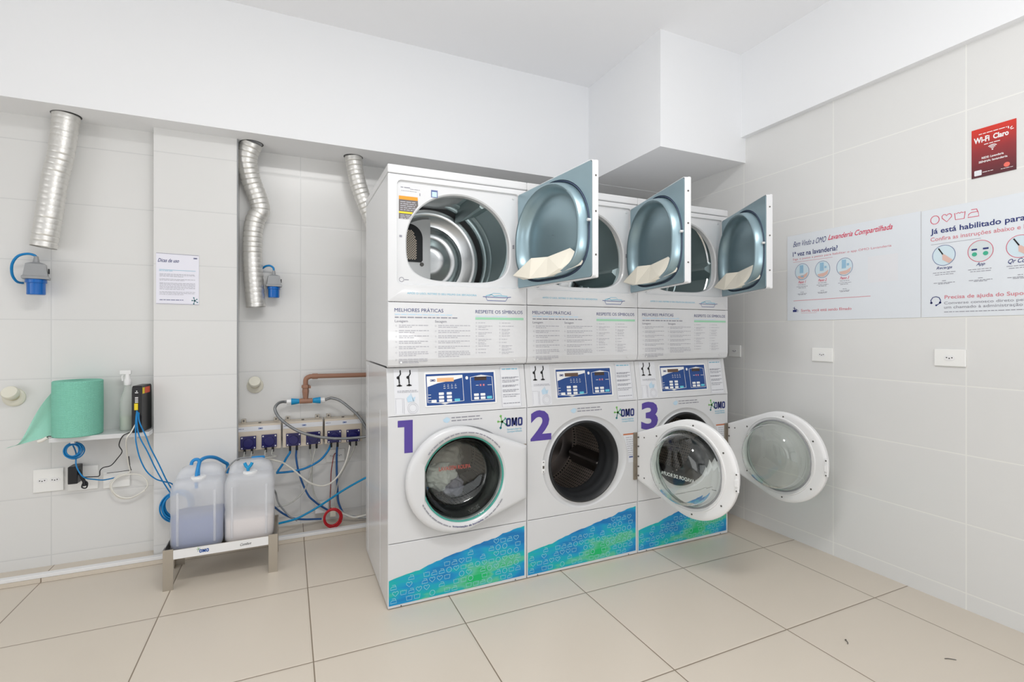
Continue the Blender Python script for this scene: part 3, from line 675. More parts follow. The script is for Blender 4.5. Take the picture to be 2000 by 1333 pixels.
    ic = MB(); fi = front(.0011); rn = random.Random(9)
    for r in range(8):
        for cl in range(19):
            cx = .024+.0352*cl+(r % 2)*.009; cz = .036+.0300*r
            lim = edge(cx-.01)-.016
            if cz > lim or cx > .655 or rn.random() < .17: continue
            for pl, cls in icon(('iron', 'circle', 'heart', 'basin')[(cl+r*2+(rn.random() < .2)) % 4]): ic.line([(cx+a*.027, cz+b*.026) for a, b in pl], .0022, fi, cls)
    ic.build('icon_outlines', M_artl, ao)['kind'] = 'stuff'
    pegs('kick_screw', M_screw, t, [((.058, -.0012, .0085), .003, .002, 'Y', 10), ((.618, -.0012, .0095), .003, .002, 'Y', 10)])
    # ---- door
    gc = (.342, .549); outl = hull(circ(.316, .549, .2435, 72)+[(.664, .415), (.664, .673)])
    outl = [(round(a, 5), round(b, 5)) for a, b in outl]
    gl = [(max(.157, a) if closed or True else a, b) for a, b in circ(gc[0], gc[1], .200, 120)]
    gi = circ(gc[0], gc[1], .192, 120); gi = [(max(.160, a), b) for a, b in gi]
    A2 = angles([outl], gc, 140)
    def LD(poly, y, k=1.0): return [(gc[0]+(polyray(poly, gc, a)[0]-gc[0])*k-HX, y, gc[1]+(polyray(poly, gc, a)[1]-gc[1])*k) for a in A2]
    m = MB(); m.loft([LD(outl, -.006, .985), LD(outl, -.010, 1.0), LD(outl, -.026, 1.0), LD(outl, -.036, .982), LD(outl, -.041, .95), LD(outl, -.043, .90), LD(gl, -.040, 1.03), LD(gl, -.034, 1.0), LD(gi, -.022, 1.0), LD(gi, -.008, 1.0), LD(gi, -.002, 1.06), LD(outl, -.004, .93)], cyc=True)
    door = m.build('door', M_plast if not closed else M_enamel, t, smooth=40); door.location = (HX, -.006, 0); door.rotation_euler = (0, 0, math.radians(ang))
    K = (gc[0]-HX, 0, gc[1])
    # thick glass bowl: outer skin and inner skin joined at the rim
    po = [(.196, -.030), (.188, -.022), (.180, -.004), (.174, .03), (.166, .065), (.150, .088), (.11, .100), (.06, .104), (.0008, .105)]
    pi_ = [(.0008, .099), (.06, .098), (.108, .094), (.146, .082), (.160, .062), (.168, .03), (.174, -.004), (.182, -.019), (.190, -.027)]
    MB().lathe(po+pi_, K, n=96).build('door_glass', M_glass, door, smooth=60)
    m = MB(); m.lathe([(.1975, -.032), (.199, -.024), (.192, -.020), (.190, -.028), (.1975, -.032)], K, n=96); m.build('glass_rim', M_gedge if closed else mat('pale_green_glass_rim', (.45, .66, .60), .15), door, smooth=60)
    pegs('door_screw', M_screw, door, [((K[0]+r*math.cos(math.radians(a)), -.005, gc[1]+r*math.sin(math.radians(a))), .0042, .004, 'Y', 10) for a, r in ((35, .225), (100, .222), (150, .232), (215, .232), (262, .222), (325, .225))]
         + [((-.014, -.007, z), .0045, .006, 'Y', 10) for z in (.44, .49, .545, .60, .65)] + [((-.055, -.007, z), .004, .005, 'Y', 10) for z in (.655, .435)])
    m = MB(); m.lathe([(.203, .0), (.206, .004), (.212, .004), (.214, .0)], (K[0], -.003, gc[1]), n=96); m.build('retaining_ring', M_plast, door, smooth=50)
    m = MB(); m.lathe([(.187, .001), (.189, .005), (.193, .005), (.195, .001)], (K[0], -.004, gc[1]), n=96); m.build('inner_seal', M_grey, door, smooth=50)
    if not closed:
        m = MB(); m.box(-.603, -.585, -.004, .006, .50, .59, bev=.003); m.box(-.600, -.588, .004, .014, .528, .560, bev=.002); m.build('latch_hook', M_plast, door)
        m = MB(); m.cyl((-.594, .005, .582), .0035, .003, 'Y', 8); m.cyl((-.594, .005, .508), .0035, .003, 'Y', 8); m.build('latch_screw', M_screw, door)
    # ring lettering on the outside
    def arc(r, a0, sgn):
        def f_(s_, h):
            a = a0-sgn*s_/r; rr = r+sgn*h
            return Vector((K[0]+rr*math.cos(a), -.0445, gc[1]+rr*math.sin(a)))
        return f_
    MB().words(-.20, .20, 0, .008, arc(.2165, PI/2, 1), 90).build('ring_text', M_grp, door); MB().words(-.25, -.07, 0, .007, arc(.2165, -PI/2, -1), 91).build('ring_text', M_grp, door); MB().words(.10, .22, 0, .007, arc(.2165, -PI/2, -1), 92).build('ring_text', M_grp, door)
    MB().text("higienização da borracha", -.062, -.004, .092, .007, arc(.2165, -PI/2, -1), .02).build('ring_lettering', M_navy, door)
    # wording stuck on the bowl, read from outside
    fy = lambda a, b: Vector((a+K[0], .0945, b+gc[1]))
    if num == 1: MB().text("LAVAGEM ROUPA", -.085, .012, .075, .032, fy, .02).build('glass_lettering', mat('faded_red_print', (.62, .15, .12), .5), door)
    elif num == 2: MB().text("LAVADOR DE ROUPA", -.125, -.03, .075, -.012, fy, .03).build('glass_lettering', M_whp, door)
    return t

washer(0.0, 'washing machine marked 1, leftmost of the three, door shut on laundry', 1, 0, True)
washer(0.683, 'washing machine marked 2, in the middle, drum bare and glass door swung open', 2, 100, False)
washer(1.366, 'washing machine marked 3, nearest the right wall, behind an open glass door', 3, 93, False)
dryer(0.0, 'white tumble dryer on washer 1, drum fully in view, leftmost', 94.5, 57)
dryer(0.683, 'white tumble dryer on washer 2, middle one, half hidden by its neighbour door', 75, -15)
dryer(1.366, 'white tumble dryer on washer 3, rightmost beside the tiled right wall', 62.5, -3)

# laundry inside washer 1
def crumple(name, c, r, m, label, cat, seed, sc=(1, 1, 1)):
    b = bmesh.new(); bmesh.ops.create_icosphere(b, subdivisions=5, radius=1.0)
    from mathutils import noise
    for v in b.verts:
        p = v.co.copy(); k = 1+.35*noise.noise(p*1.6+Vector((seed, 0, 0)))+.22*abs(noise.noise(p*3.7+Vector((0, seed, 0))))-.10*abs(noise.noise(p*8+Vector((0, 0, seed))))
        v.co = Vector((p.x*r*sc[0]*k+c[0], p.y*r*sc[1]*k+c[1], p.z*r*sc[2]*k+c[2]))
    q = MB(); q._add(b); o = q.build(name, m, smooth=80); return tag(o, label, cat, 'laundry in the first washer')
crumple('crumpled_garment', (.265, .188, .520), .088, M_cloth1, 'white crumpled garment at the centre of the shut washer drum', 'clothing', 2.0, (1.05, .7, .8))
crumple('crumpled_towel', (.285, .26, .600), .128, M_cloth2, 'grey crumpled towel behind the white garment in the shut washer', 'towel', 5.0, (1.1, .7, .85))
crumple('crumpled_sock', (.190, .19, .462), .026, M_cloth3, 'small blue sock at lower left behind the shut washer glass', 'sock', 8.0)
crumple('crumpled_shirt', (.37, .24, .435), .055, mat('lilac_cotton', (.50, .46, .56), .9, var=.1), 'pale lilac shirt low in the shut washer drum', 'clothing', 11.0, (1, .7, 1))

# ------------------------------------------------------------------ aluminium ducts
def duct(pts, r, label, flare=1.0, flat=None):
    L0 = 0.030
    P = spline(pts, 40)
    o = MB(); o.tube(P, r, n=36, smooth=False, cap=False, rfn=lambda L, f: r*(1-.06*max(0, math.cos(2*PI*L/L0))**8)*(1+.10*math.exp(-f*14)*flare))
    t = o.build('duct_pipe', M_alu, smooth=60); tag(t, label, 'duct', 'flexible dryer exhaust ducts')
    m = MB(); p = P[0]; m.lathe([(r*1.02, 0), (r*1.17, 0)], (p.x, p.y, ZS-.001), axis='Z', n=36); m.build('hole_edge', M_dark, t)
    return t
duct([(-1.430, 1.025, 2.336), (-1.450, 1.025, 2.14), (-1.475, 1.025, 2.004), (-1.500, 1.025, 1.80), (-1.520, 1.025, 1.655)], .053, 'silver flexible duct hanging straight above the left blue plug')
duct([(-.593, 1.06, 2.336), (-.618, 1.075, 2.246), (-.601, 1.10, 2.136), (-.566, 1.115, 2.034), (-.552, 1.12, 1.959), (-.580, 1.12, 1.895), (-.593, 1.12, 1.773), (-.590, 1.12, 1.591), (-.574, 1.12, 1.380)], .053, 'silver duct with an S-bend beside the tiled pillar')
duct([(-.025, 1.05, 2.336), (-.006, 1.05, 2.215), (.031, 1.05, 2.089), (.085, 1.04, 1.95), (.14, 1.03, 1.79)], .050, 'silver duct running down behind the leftmost dryer')

# ------------------------------------------------------------------ blue industrial sockets on the wall
def plug(x, y, z, s, label, cord, rz):
    t = empty('power_plug', (x, y, z), label, 'plug', 'blue industrial plugs', rz)
    MB().loft([[(a*.045*s*k, b*.038*s*k, zz*s) for a, b in ((-1, -1), (1, -1), (1, 1), (-1, 1))] for k, zz in ((1.12, 0), (1.12, .012), (1.0, .016), (.82, .075), (.3, .085))], cap0=True, cap1=True).build('housing', M_grey, t)
    MB().cyl((0, 0, .080*s), .014*s, .035*s, 'Z', 16, r2=.008*s).build('cord_boot', M_grey, t)
    MB().cyl((0, 0, -.078*s), .036*s, .080*s, 'Z', 32, bev=.004).build('blue_cap', M_blueP, t)
    MB().cyl((0, 0, -.020*s), .041*s, .020*s, 'Z', 32, bev=.003).build('collar', M_blueP, t)
    m = MB(); m.box(.044*s, .050*s, -.01, .01, .03*s, .055*s, bev=.001); m.build('cover_clip', M_dark, t)
    m = MB(); m.tube([tuple(Vector(p)-Vector((x, y, z))) for p in cord], .006, n=10); c = m.build('cord', M_cable, t); 
    if rz: c.rotation_euler = (0, 0, -rz)
    return t
plug(-1.548, 1.025, 1.492, 1.0, 'blue and grey industrial plug below the straight duct, far left', [(-1.548, 1.025, 1.60), (-1.555, 1.025, 1.612), (-1.580, 1.02, 1.617), (-1.615, 1.02, 1.603), (-1.640, 1.03, 1.565), (-1.648, 1.05, 1.515), (-1.640, 1.075, 1.482), (-1.63, 1.11, 1.478)], .25)
plug(-.479, 1.13, 1.505, .86, 'smaller blue and grey plug hanging right of the S-bent duct', [(-.479, 1.13, 1.60), (-.482, 1.13, 1.620), (-.500, 1.13, 1.632), (-.525, 1.14, 1.628), (-.55, 1.17, 1.61), (-.56, 1.19, 1.60)], .1)

# ------------------------------------------------------------------ valve caps on the walls
def valve(x, y, z, label):
    t = empty('valve_cap', (x, y, z), label, 'valve', 'round caps on the walls')
    MB().lathe([(.046, 0), (.045, -.008), (.038, -.014), (.026, -.016), (.0, -.016)], (0, 0, 0), n=40).build('wall_flange', M_yel, t, smooth=40)
    MB().lathe([(.026, -.014), (.026, -.040), (.0, -.040)], (0, 0, 0), n=32).build('neck', mat('cream_plastic_neck', (.66, .60, .42), .4), t, smooth=40).rotation_euler = (-.55, 0, 0)
    MB().lathe([(.0, -.034), (.032, -.034), (.034, -.040), (.034, -.058), (.030, -.064), (.0, -.064)], (0, 0, 0), n=40).build('knob', M_yel, t, smooth=40).rotation_euler = (-.55, 0, 0)
valve(-1.662, YL, .898, 'round cream valve cap on the far left wall above the shelf height')
valve(-.583, YB, .902, 'round cream valve cap right of the pillar above the pumps')

# ------------------------------------------------------------------ sockets
def socket(loc, w_, h_, rot, label, pins, group='white socket plates'):
    t = empty('power_socket', loc, label, 'socket', group, rot)
    MB().box(-w_/2, w_/2, -.009, 0, -h_/2, h_/2, bev=.003).build('cover_plate', M_plate, t)
    if pins:
        m = MB()
        for px in pins:
            m.prism([(px+a*.021, b*.012) for a, b in ((-1, -.3), (-.6, -1), (.6, -1), (1, -.3), (1, .3), (.6, 1), (-.6, 1), (-1, .3))] , lambda a, b: Vector((a, -.0105, b)), lambda a, b: Vector((a, -.008, b)))
        m.build('socket_insert', M_plast, t)
        m = MB()
        for px in pins:
            for q in (-.010, 0, .010): m.cyl((px+q, -.0112, -.002 if q == 0 else .001), .0026, .002, 'Y', 10)
        m.build('pin_hole', M_dark, t)
RW = PI/2*3
socket((XR, -.403, 1.102), .118, .077, -PI/2, 'white single socket under the white information board', (.0,))
socket((XR, -.990, 1.111), .118, .077, -PI/2, 'white socket on the right wall nearest the camera', (.0,))
socket((XR, .192, 1.103), .095, .078, -PI/2, 'socket plate on the right wall half hidden by the rightmost dryer', (.0,))
socket((-1.527, YL, .463), .122, .118, 0, 'white double socket low on the wall under the shelf, left of the adapter', (-.024, .026))
socket((-1.385, YL, .457), .125, .125, 0, 'white socket plate behind the black adapter under the shelf', ())
socket((-1.243, YL, .433), .118, .086, 0, 'blank white wall plate behind the coiled white cord', ())
socket((-.12, YB, .43), .115, .08, 0, 'white socket plate under the rightmost dosing pump', (-.02, .024))

# ------------------------------------------------------------------ shelf and what stands on it
MBs = MB().box(-1.468, -1.063, .93, YL, .684, .707, bev=.002); sh = empty('wall_shelf', (-1.265, YL, .684), 'narrow white wall shelf carrying the green roll and router', 'shelf')
o = MBs.build('shelf_board', M_enamel, sh); o.matrix_parent_inverse = Matrix.Translation((1.265, -YL, -.684))
o = MB().box(-1.40, -1.385, .98, YL, .665, .684).build('bracket', M_plast, sh); o.matrix_parent_inverse = Matrix.Translation((1.265, -YL, -.684))
o = MB().box(-1.14, -1.125, .98, YL, .665, .684).build('bracket', M_plast, sh); o.matrix_parent_inverse = Matrix.Translation((1.265, -YL, -.684))
t = empty('cloth_roll', (-1.374, .995, .707), 'tall roll of mint green wiping cloth on the shelf', 'cloth roll')
m = MB(); RR = .1
m.lathe([(.0, .004), (.02, .004), (.021, 0), (RR-.004, 0), (RR, .004), (RR+.001, .14), (RR, .272), (RR-.004, .276), (.021, .276), (.020, .25), (.0, .25)], (0, 0, 0), axis='Z', n=72)
m.build('rolled_cloth', M_wipe, t, smooth=40)
b = bmesh.new(); N1, N2 = 16, 14; rows = []
for i in range(N1+1):
    u = i/N1; row = []
    for j in range(N2+1):
        v = j/N2
        top = Vector((-.100-.02*u, -.005, .23-.02*u)) if False else None
        x = -.097-u*.165; zt = .235-.30*u**.85+.02*math.sin(u*6); zb = .005-.045*u
        z = zb+(max(zt, zb+.002)-zb)*v; y = .0-.012*math.sin(v*7+u*5)*u-.03*u+.02*math.sin(v*3)*(1-u)
        row.append(b.verts.new((x, y, z)))
    rows.append(row)
for i in range(N1):
    for j in range(N2): b.faces.new((rows[i][j], rows[i+1][j], rows[i+1][j+1], rows[i][j+1]))
q = MB(); q._add(b); q.build('loose_end', M_wipet, t, smooth=80)

t = empty('spray_bottle', (-1.178, 1.035, .707), 'clear spray bottle with pale green liquid beside the router', 'bottle')
MB().lathe([(.0, 0), (.032, 0), (.035, .006), (.035, .145), (.030, .175), (.018, .215), (.013, .235), (.013, .25)], (0, 0, 0), axis='Z', n=40).build('bottle_body', M_bottle, t, smooth=50)
MB().lathe([(.0, .003), (.031, .003), (.033, .008), (.033, .075), (.0, .075)], (0, 0, 0), axis='Z', n=40).build('liquid', M_liqg, t, smooth=50)
MB().lathe([(.015, .238), (.017, .24), (.017, .268), (.012, .275), (.010, .30), (.0, .30)], (0, 0, 0), axis='Z', n=28).build('spray_cap', M_plast, t, smooth=40)
m = MB(); m.box(-.034, .016, -.009, .009, .295, .318, bev=.004); m.tube([(-.016, 0, .30), (-.024, 0, .285), (-.022, 0, .262)], .004, n=8); m.build('trigger', M_plast, t)

t = empty('router', (-1.105, .985, .707), 'black router standing upright on the shelf against the pillar', 'router', None, -.12)
MB().loft([[(a*.022*k, b*.065*k, z) for a, b in ((-1, -1), (1, -1), (1, 1), (-1, 1))] for z, k in ((0, .93), (.006, 1), (.205, 1), (.235, .97), (.242, .88))], cap0=True, cap1=True).build('router_case', M_dark, t)
fr_ = lambda a, b: Vector((a, -.0655, b)); fs_ = lambda a, b: Vector((.0225, a, b))
m = MB()
for z in (.205, .180, .172, .164, .156): m.rect(-.008, z, .006, z+.004, fr_)
m.disc(0, .215, .003, fr_, 8); m.build('status_lights', M_whp, t)
m = MB(); m.box(-.010, .006, -.070, -.064, .118, .152, bev=.001); m.build('yellow_port', M_yellow, t)
m = MB(); m.rect(-.058, .200, -.030, .232, fs_); m.build('yellow_sticker', M_yellow, t)
m = MB(); m.rect(-.028, .200, .040, .232, fs_); m.build('red_sticker', mat('red_orange_sticker', (.70, .10, .05), .5), t)
# cords round the shelf: each one is a thing
def cord(name, pts, r, m, label, cat='cable', group=None, **k):
    o = MB().tube(pts, r, n=10, **k).build(name, m, smooth=60); return tag(o, label, cat, group)
cord('network_cable', [(-1.112, .93, .835), (-1.113, .905, .78), (-1.112, .895, .702), (-1.108, .89, .657), (-1.095, .90, .578), (-1.071, .92, .503), (-1.036, .93, .458), (-1.006, .945, .436), (-.971, .98, .409), (-.965, 1.0, .37)], .0032, M_cable, 'blue network cable from the router that swings widest left', group='blue network cables')
cord('network_cable', [(-1.108, .93, .828), (-1.108, .90, .77), (-1.095, .89, .693), (-1.063, .90, .609), (-1.036, .92, .522), (-1.008, .94, .444), (-.978, .96, .371), (-.975, .975, .36)], .0032, M_cable, 'middle one of the blue network cables dropping from the router', group='blue network cables')
cord('network_cable', [(-1.104, .93, .822), (-1.098, .90, .77), (-1.067, .89, .69), (-1.050, .90, .627), (-1.020, .92, .539), (-.992, .94, .45), (-.970, .96, .388), (-.965, .98, .36)], .0032, M_cable, 'blue network cable from the router that hangs furthest right', group='blue network cables')
def coil(name, c, R, r, m, label, turns, wob, rz, seed, cat='cable coil'):
    rn = random.Random(seed); pts = []
    J = [[rn.uniform(-1, 1)*wob for _ in range(4)] for _ in range(turns+2)]
    for i in range(turns*14):
        a = 2*PI*i/14; q = i//14; u = (i % 14)/14; j = [J[q][k]*(1-u)+J[q+1][k]*u for k in range(4)]
        rr = R+j[0]; pts.append((c[0]+j[1]*.5+rr*math.cos(a)*math.cos(rz), c[1]+rr*math.cos(a)*math.sin(rz)+j[2]*1.2, c[2]+j[3]*.6+rr*1.1*math.sin(a)))
    return cord(name, pts, r, m, label, cat, sub=3)
coil('cable_coil', (-.945, .975, .288), .062, .0040, M_cable, 'thick coil of blue cable hanging behind the left jerrycan', 12, .016, 0.0, 3)
coil('cable_coil', (-.150, 1.00, .092), .048, .0028, M_red, 'small coil of red cable hung low below the pumps', 8, .008, 0.0, 4)
coil('cable_coil', (-1.397, 1.00, .625), .034, .0030, M_cable, 'tangle of blue cable tucked right under the shelf', 6, .012, 0.15, 6)
cord('network_cable', [(-1.411, 1.03, .662), (-1.393, 1.03, .606), (-1.387, 1.01, .553), (-1.369, 1.0, .509), (-1.346, 1.0, .48), (-1.316, 1.03, .461), (-1.285, 1.05, .449), (-1.245, 1.095, .445)], .0032, M_cable, 'single blue cable running from under the shelf to the wall plate', group='blue network cables')
cord('adapter_cord', [(-1.108, .925, .735), (-1.14, .92, .712), (-1.172, .923, .695), (-1.197, .96, .644), (-1.199, 1.02, .597), (-1.226, 1.05, .557), (-1.254, 1.05, .522), (-1.285, 1.05, .515), (-1.300, 1.05, .5), (-1.303, 1.05, .473), (-1.327, 1.05, .471), (-1.365, 1.05, .474)], .0025, M_dark, 'thin black power cord wandering down from router to adapter')
cord('white_cable', [(-1.115, .925, .76), (-1.135, .92, .715), (-1.155, .92, .68), (-1.174, 1.0, .603), (-1.181, 1.06, .519), (-1.181, 1.08, .47), (-1.230, 1.08, .457), (-1.262, 1.08, .422), (-1.258, 1.08, .378), (-1.230, 1.08, .339), (-1.182, 1.08, .329), (-1.134, 1.08, .35), (-1.101, 1.08, .386), (-1.111, 1.075, .431), (-1.150, 1.07, .459), (-1.22, 1.075, .455), (-1.255, 1.07, .42), (-1.25, 1.07, .38), (-1.22, 1.07, .345), (-1.17, 1.07, .335), (-1.11, 1.07, .365)], .0035, M_white, 'white cable hanging in a wide loop under the shelf')
t = empty('power_adapter', (-1.40, YL, .495), 'black power adapter plugged in under the shelf', 'adapter')
MB().box(-.026, .014, -.085, -.009, -.047, .042, bev=.004).build('adapter_body', M_dark, t)
m = MB(); m.tube([(.012, -.06, .02), (.026, -.075, -.01), (.036, -.07, -.04), (.04, -.07, -.065)], .008, n=8); m.tube([(.030, -.07, -.03), (.05, -.07, -.05), (.046, -.072, -.075), (.028, -.07, -.07), (.034, -.07, -.045)], .0035, n=6); m.build('bundled_cord', M_dark, t)
t = empty('cable_connector', (-1.182, 1.07, .54), 'small black barrel connector dangling under the shelf', 'connector')
MB().tube([(-.004, 0, .018), (0, 0, -.006), (.004, 0, -.03)], .006, n=8, rfn=lambda L, f: .0065-.004*f).build('connector_barrel', M_dark, t); MB().tube([(.004, 0, -.028), (.008, .002, -.05), (.006, .005, -.058), (-.05, .01, -.062), (-.10, .02, -.066)], .0016, n=6).build('cord', M_dark, t)
t = empty('white_plug', (-1.490, 1.0, .700), 'loose white plug lying at the left end of the shelf', 'plug')
MB().tube([(-.032, -.03, -.012), (-.014, -.03, -.006), (.004, -.03, .006)], .008, n=10).build('plug_body', M_white, t); MB().tube([(.002, -.03, .006), (.010, -.035, .012), (.022, -.04, .012)], .002, n=6).build('cord', M_dark, t)

# ------------------------------------------------------------------ paper notice on the pillar
t = empty('paper_notice', (-.951, YC, 1.38), 'white printed notice sheet taped to the tiled pillar', 'notice')
fn = lambda off: (lambda a, b: Vector((a+.951, -off, b-1.38)))
MB().prism([(-1.050, 1.381), (-.852, 1.379), (-.852, 1.655), (-1.050, 1.659)], fn(.0025), fn(.001)).build('sheet', M_paper, t)
p = fn(.0032)
m = MB(); m.line([(-1.049, 1.657), (-.853, 1.653)], .0022, p); m.line([(-1.049, 1.384), (-.853, 1.381)], .0018, p); m.build('border_line', M_grp, t)
m = MB(); m.text("Dicas de uso", -1.042, 1.609, -.945, 1.629, p, .01, .4); m.omo(-.878, 1.633, -.860, 1.640, p); m.build('handwritten_title', M_navy, t)
m = MB(); m.line([(-1.036, 1.568), (-.868, 1.566)], .0022, p); m.words(-1.036, -.975, 1.562, .004, p, 101); m.build('blue_rule', M_cyan, t)
m = MB()
for k, z in enumerate((1.545, 1.539, 1.532, 1.517, 1.511, 1.496, 1.490, 1.483, 1.476, 1.469, 1.462, 1.448, 1.441, 1.434)): m.words(-1.034, -.870-(.05 if k in (2, 4, 10, 13) else 0), z, .0042, p, 110+k)
m.build('printed_lines', M_grpl, t)
m = MB(); m.words(-1.034, -.925, 1.404, .005, p, 130); m.build('bold_line', M_navy, t)
g1, g2, g3 = MB(), MB(), MB(); splash(g1, g2, g3, -.872, 1.402, .020, p); g1.build('emblem_ray', M_teal, t); g2.build('emblem_drop', M_teal, t); g3.build('emblem_leaf', M_teal, t)

# ------------------------------------------------------------------ dosing pumps
def pump(x0, x1, y, z0, z1, label, heads):
    cx = (x0+x1)/2; t = empty('dosing_pump', (cx, YB, z0), label, 'pump', 'detergent dosing pumps'); Y = y-YB; w_ = (x1-x0)/2; h = z1-z0
    MB().box(-w_, w_, Y, -.004, 0, h, bev=.003).build('housing', M_box, t)
    m = MB()
    for sx in (-w_*.75, w_*.75): m.box(sx-.012, sx+.012, -.03, -.001, h, h+.022, bev=.001)
    m.build('mounting_tab', M_steel, t)
    m = MB(); m.cyl((0, Y+.045, h), .008, .004, 'Z', 12); 
    for sx in (-w_*.75, w_*.75): m.cyl((sx, -.031, h+.013), .006, .004, 'Y', 12)
    m.build('mounting_screw', M_screw, t)
    s = MB().box(-w_+.002, w_-.002, Y-.0015, Y, h-.040, h-.012).build('label_strip', M_label, t)
    MB().text("OMO", -.006, h-.031, .018, h-.021, lambda a, b: Vector((a, Y-.002, b)), .05).build('strip_logo', mat('blue_print', (.01, .08, .35), .5), s)
    m = MB(); m.words(-w_+.006, -w_+.036, h-.024, .005, lambda a, b: Vector((a, Y-.002, b)), 140); m.build('strip_text', M_navyl, s)
    for hx, hz in heads:
        hx -= cx; hz -= z0
        hd = MB(); hd.box(hx-.041, hx+.041, Y-.014, Y-.0005, hz-.038, hz+.038, bev=.002); hd.cyl((hx, Y-.022, hz-.002), .028, .010, 'Y', 32, bev=.003)
        ho = hd.build('pump_head', M_pump, t)
        m = MB()
        for a in (-.033, .033):
            for c_ in (-.030, .030): m.cyl((hx+a, Y-.0165, hz+c_), .0042, .004, 'Y', 12)
        m.build('head_screw', M_scw, ho)
        for a in (-.019, .019):
            MB().cyl((hx+a, Y-.008, hz-.066), .0065, .032, 'Z', 14).build('tube_fitting', M_dark, ho)
YP = 1.09
pump(-.672, -.438, YP, .527, .682, 'leftmost beige dosing pump, next to the pillar', [(-.613, .577), (-.502, .579)])
pump(-.430, -.202, YP, .527, .683, 'middle beige dosing pump crossed by the grey hose', [(-.370, .575), (-.258, .575)])
pump(-.192, .034, YP, .527, .683, 'rightmost beige dosing pump, beside the first washer', [(-.135, .573), (-.022, .570)])

# tubes below the pumps
G = 'dosing tubes below the pumps'
cord('dosing_tube', [(-.389, 1.085, .530), (-.389, 1.09, .50), (-.395, 1.09, .486), (-.409, 1.09, .464), (-.422, 1.09, .44), (-.458, 1.09, .386), (-.452, 1.09, .380), (-.374, 1.09, .380), (-.298, 1.09, .392), (-.220, 1.09, .43), (-.173, 1.09, .483), (-.154, 1.085, .53)], .0065, M_cable, 'blue tube kinked into a sharp V between two pumps', 'tube', G)
cord('dosing_tube', [(-.352, 1.085, .53), (-.354, 1.10, .493), (-.355, 1.10, .459), (-.345, 1.10, .39), (-.329, 1.10, .328), (-.308, 1.10, .268), (-.281, 1.10, .211), (-.252, 1.11, .175), (-.224, 1.12, .145), (-.17, 1.13, .10)], .006, M_cabled, 'dark blue tube falling from the middle pump towards the red coil', 'tube', G)
cord('dosing_tube', [(-.276, 1.085, .53), (-.273, 1.11, .476), (-.265, 1.12, .414), (-.264, 1.12, .299), (-.251, 1.12, .213), (-.230, 1.12, .170), (-.20, 1.13, .13)], .005, M_clear, 'clear tube hanging straight down from the middle pump', 'tube', G)
cord('dosing_tube', [(-.239, 1.085, .53), (-.245, 1.09, .507), (-.260, 1.09, .444), (-.281, 1.09, .328), (-.309, 1.09, .256), (-.356, 1.09, .207), (-.406, 1.09, .181), (-.455, 1.085, .179), (-.50, 1.05, .19)], .005, M_clear, 'clear tube curling left towards the right jerrycan', 'tube', G)
cord('dosing_tube', [(-.60, .78, .490), (-.595, .80, .502), (-.578, .85, .515), (-.513, .95, .503), (-.446, 1.0, .468), (-.418, 1.03, .445), (-.375, 1.04, .405), (-.330, 1.05, .356), (-.275, 1.06, .304), (-.211, 1.07, .276), (-.153, 1.08, .285), (-.102, 1.08, .337), (-.065, 1.08, .41), (-.045, 1.08, .49), (-.041, 1.083, .53)], .0055, M_white, 'long white tube drooping from the right jerrycan to the rightmost pump', 'tube', G)
cord('dosing_tube', [(-.003, 1.083, .53), (-.01, 1.10, .494), (-.040, 1.10, .426), (-.089, 1.11, .33), (-.111, 1.12, .262), (-.125, 1.12, .19), (-.120, 1.12, .13), (-.09, 1.10, .09), (-.03, 1.08, .055), (.06, 1.05, .045)], .005, M_clear, 'clear tube from the rightmost pump to the floor by the washer', 'tube', G)
cord('dosing_tube', [(-.116, 1.083, .53), (-.117, 1.13, .44), (-.116, 1.13, .323), (-.112, 1.13, .216), (-.108, 1.12, .149), (-.089, 1.11, .094), (-.068, 1.10, .066), (-.01, 1.09, .045), (.06, 1.08, .035)], .0065, M_cabled, 'dark blue tube dropping from the rightmost pump', 'tube', G)
cord('red_wire', [(-.12, 1.16, .45), (-.133, 1.15, .435), (-.148, 1.15, .338), (-.152, 1.15, .23), (-.156, 1.14, .164), (-.163, 1.05, .135), (-.158, 1.03, .145)], .0028, M_redw, 'thin dark red wire running down the wall to the red coil', 'wire')
cord('blue_hose', [(.058, .93, .335), (.038, .95, .328), (-.055, 1.0, .27), (-.118, 1.02, .23), (-.212, 1.05, .165), (-.291, 1.05, .126), (-.36, 1.04, .103), (-.45, 1.0, .105), (-.51, .94, .12)], .0065, M_cyanP, 'bright blue hose running diagonally from the jerrycans to the washer', 'hose')
cord('blue_hose', [(-.49, .95, .24), (-.465, 1.0, .197), (-.443, 1.05, .157), (-.406, 1.08, .117), (-.367, 1.10, .087), (-.304, 1.12, .065), (-.207, 1.13, .05)], .006, M_cabled, 'darker blue hose lying low along the wall behind the stand', 'hose')
cord('dosing_tube', [(-.475, 1.02, .30), (-.466, 1.08, .259), (-.455, 1.08, .207), (-.429, 1.08, .162), (-.391, 1.08, .11), (-.35, 1.09, .075)], .005, M_grey, 'short grey tube dropping behind the right jerrycan', 'tube', G)
cord('dosing_tube', [(-.10, 1.08, .09), (-.06, 1.08, .068), (-.011, 1.07, .05), (.06, 1.06, .06)], .006, M_white, 'white tube going behind the washer beside the red coil', 'tube', G)
for k, (hx, lab) in enumerate(((-.632, 'first'), (-.594, 'second'), (-.521, 'third'), (-.483, 'fourth'))):
    cord('dosing_tube', [(hx, 1.083, .53), (hx-.004, 1.05, .50), (hx-.01+.01*k, .98, .505), (-.60+.012*k, .90, .515), (-.595+.006*k, .82, .51), (-.590, .765, .497)], .0042, M_clear, 'clear tube under the leftmost pump, %s of four from the left' % lab, 'tube', G)
t = empty('wall_box', (-.20, YB, .10), 'small white junction box low on the wall behind the red coil', 'junction box')
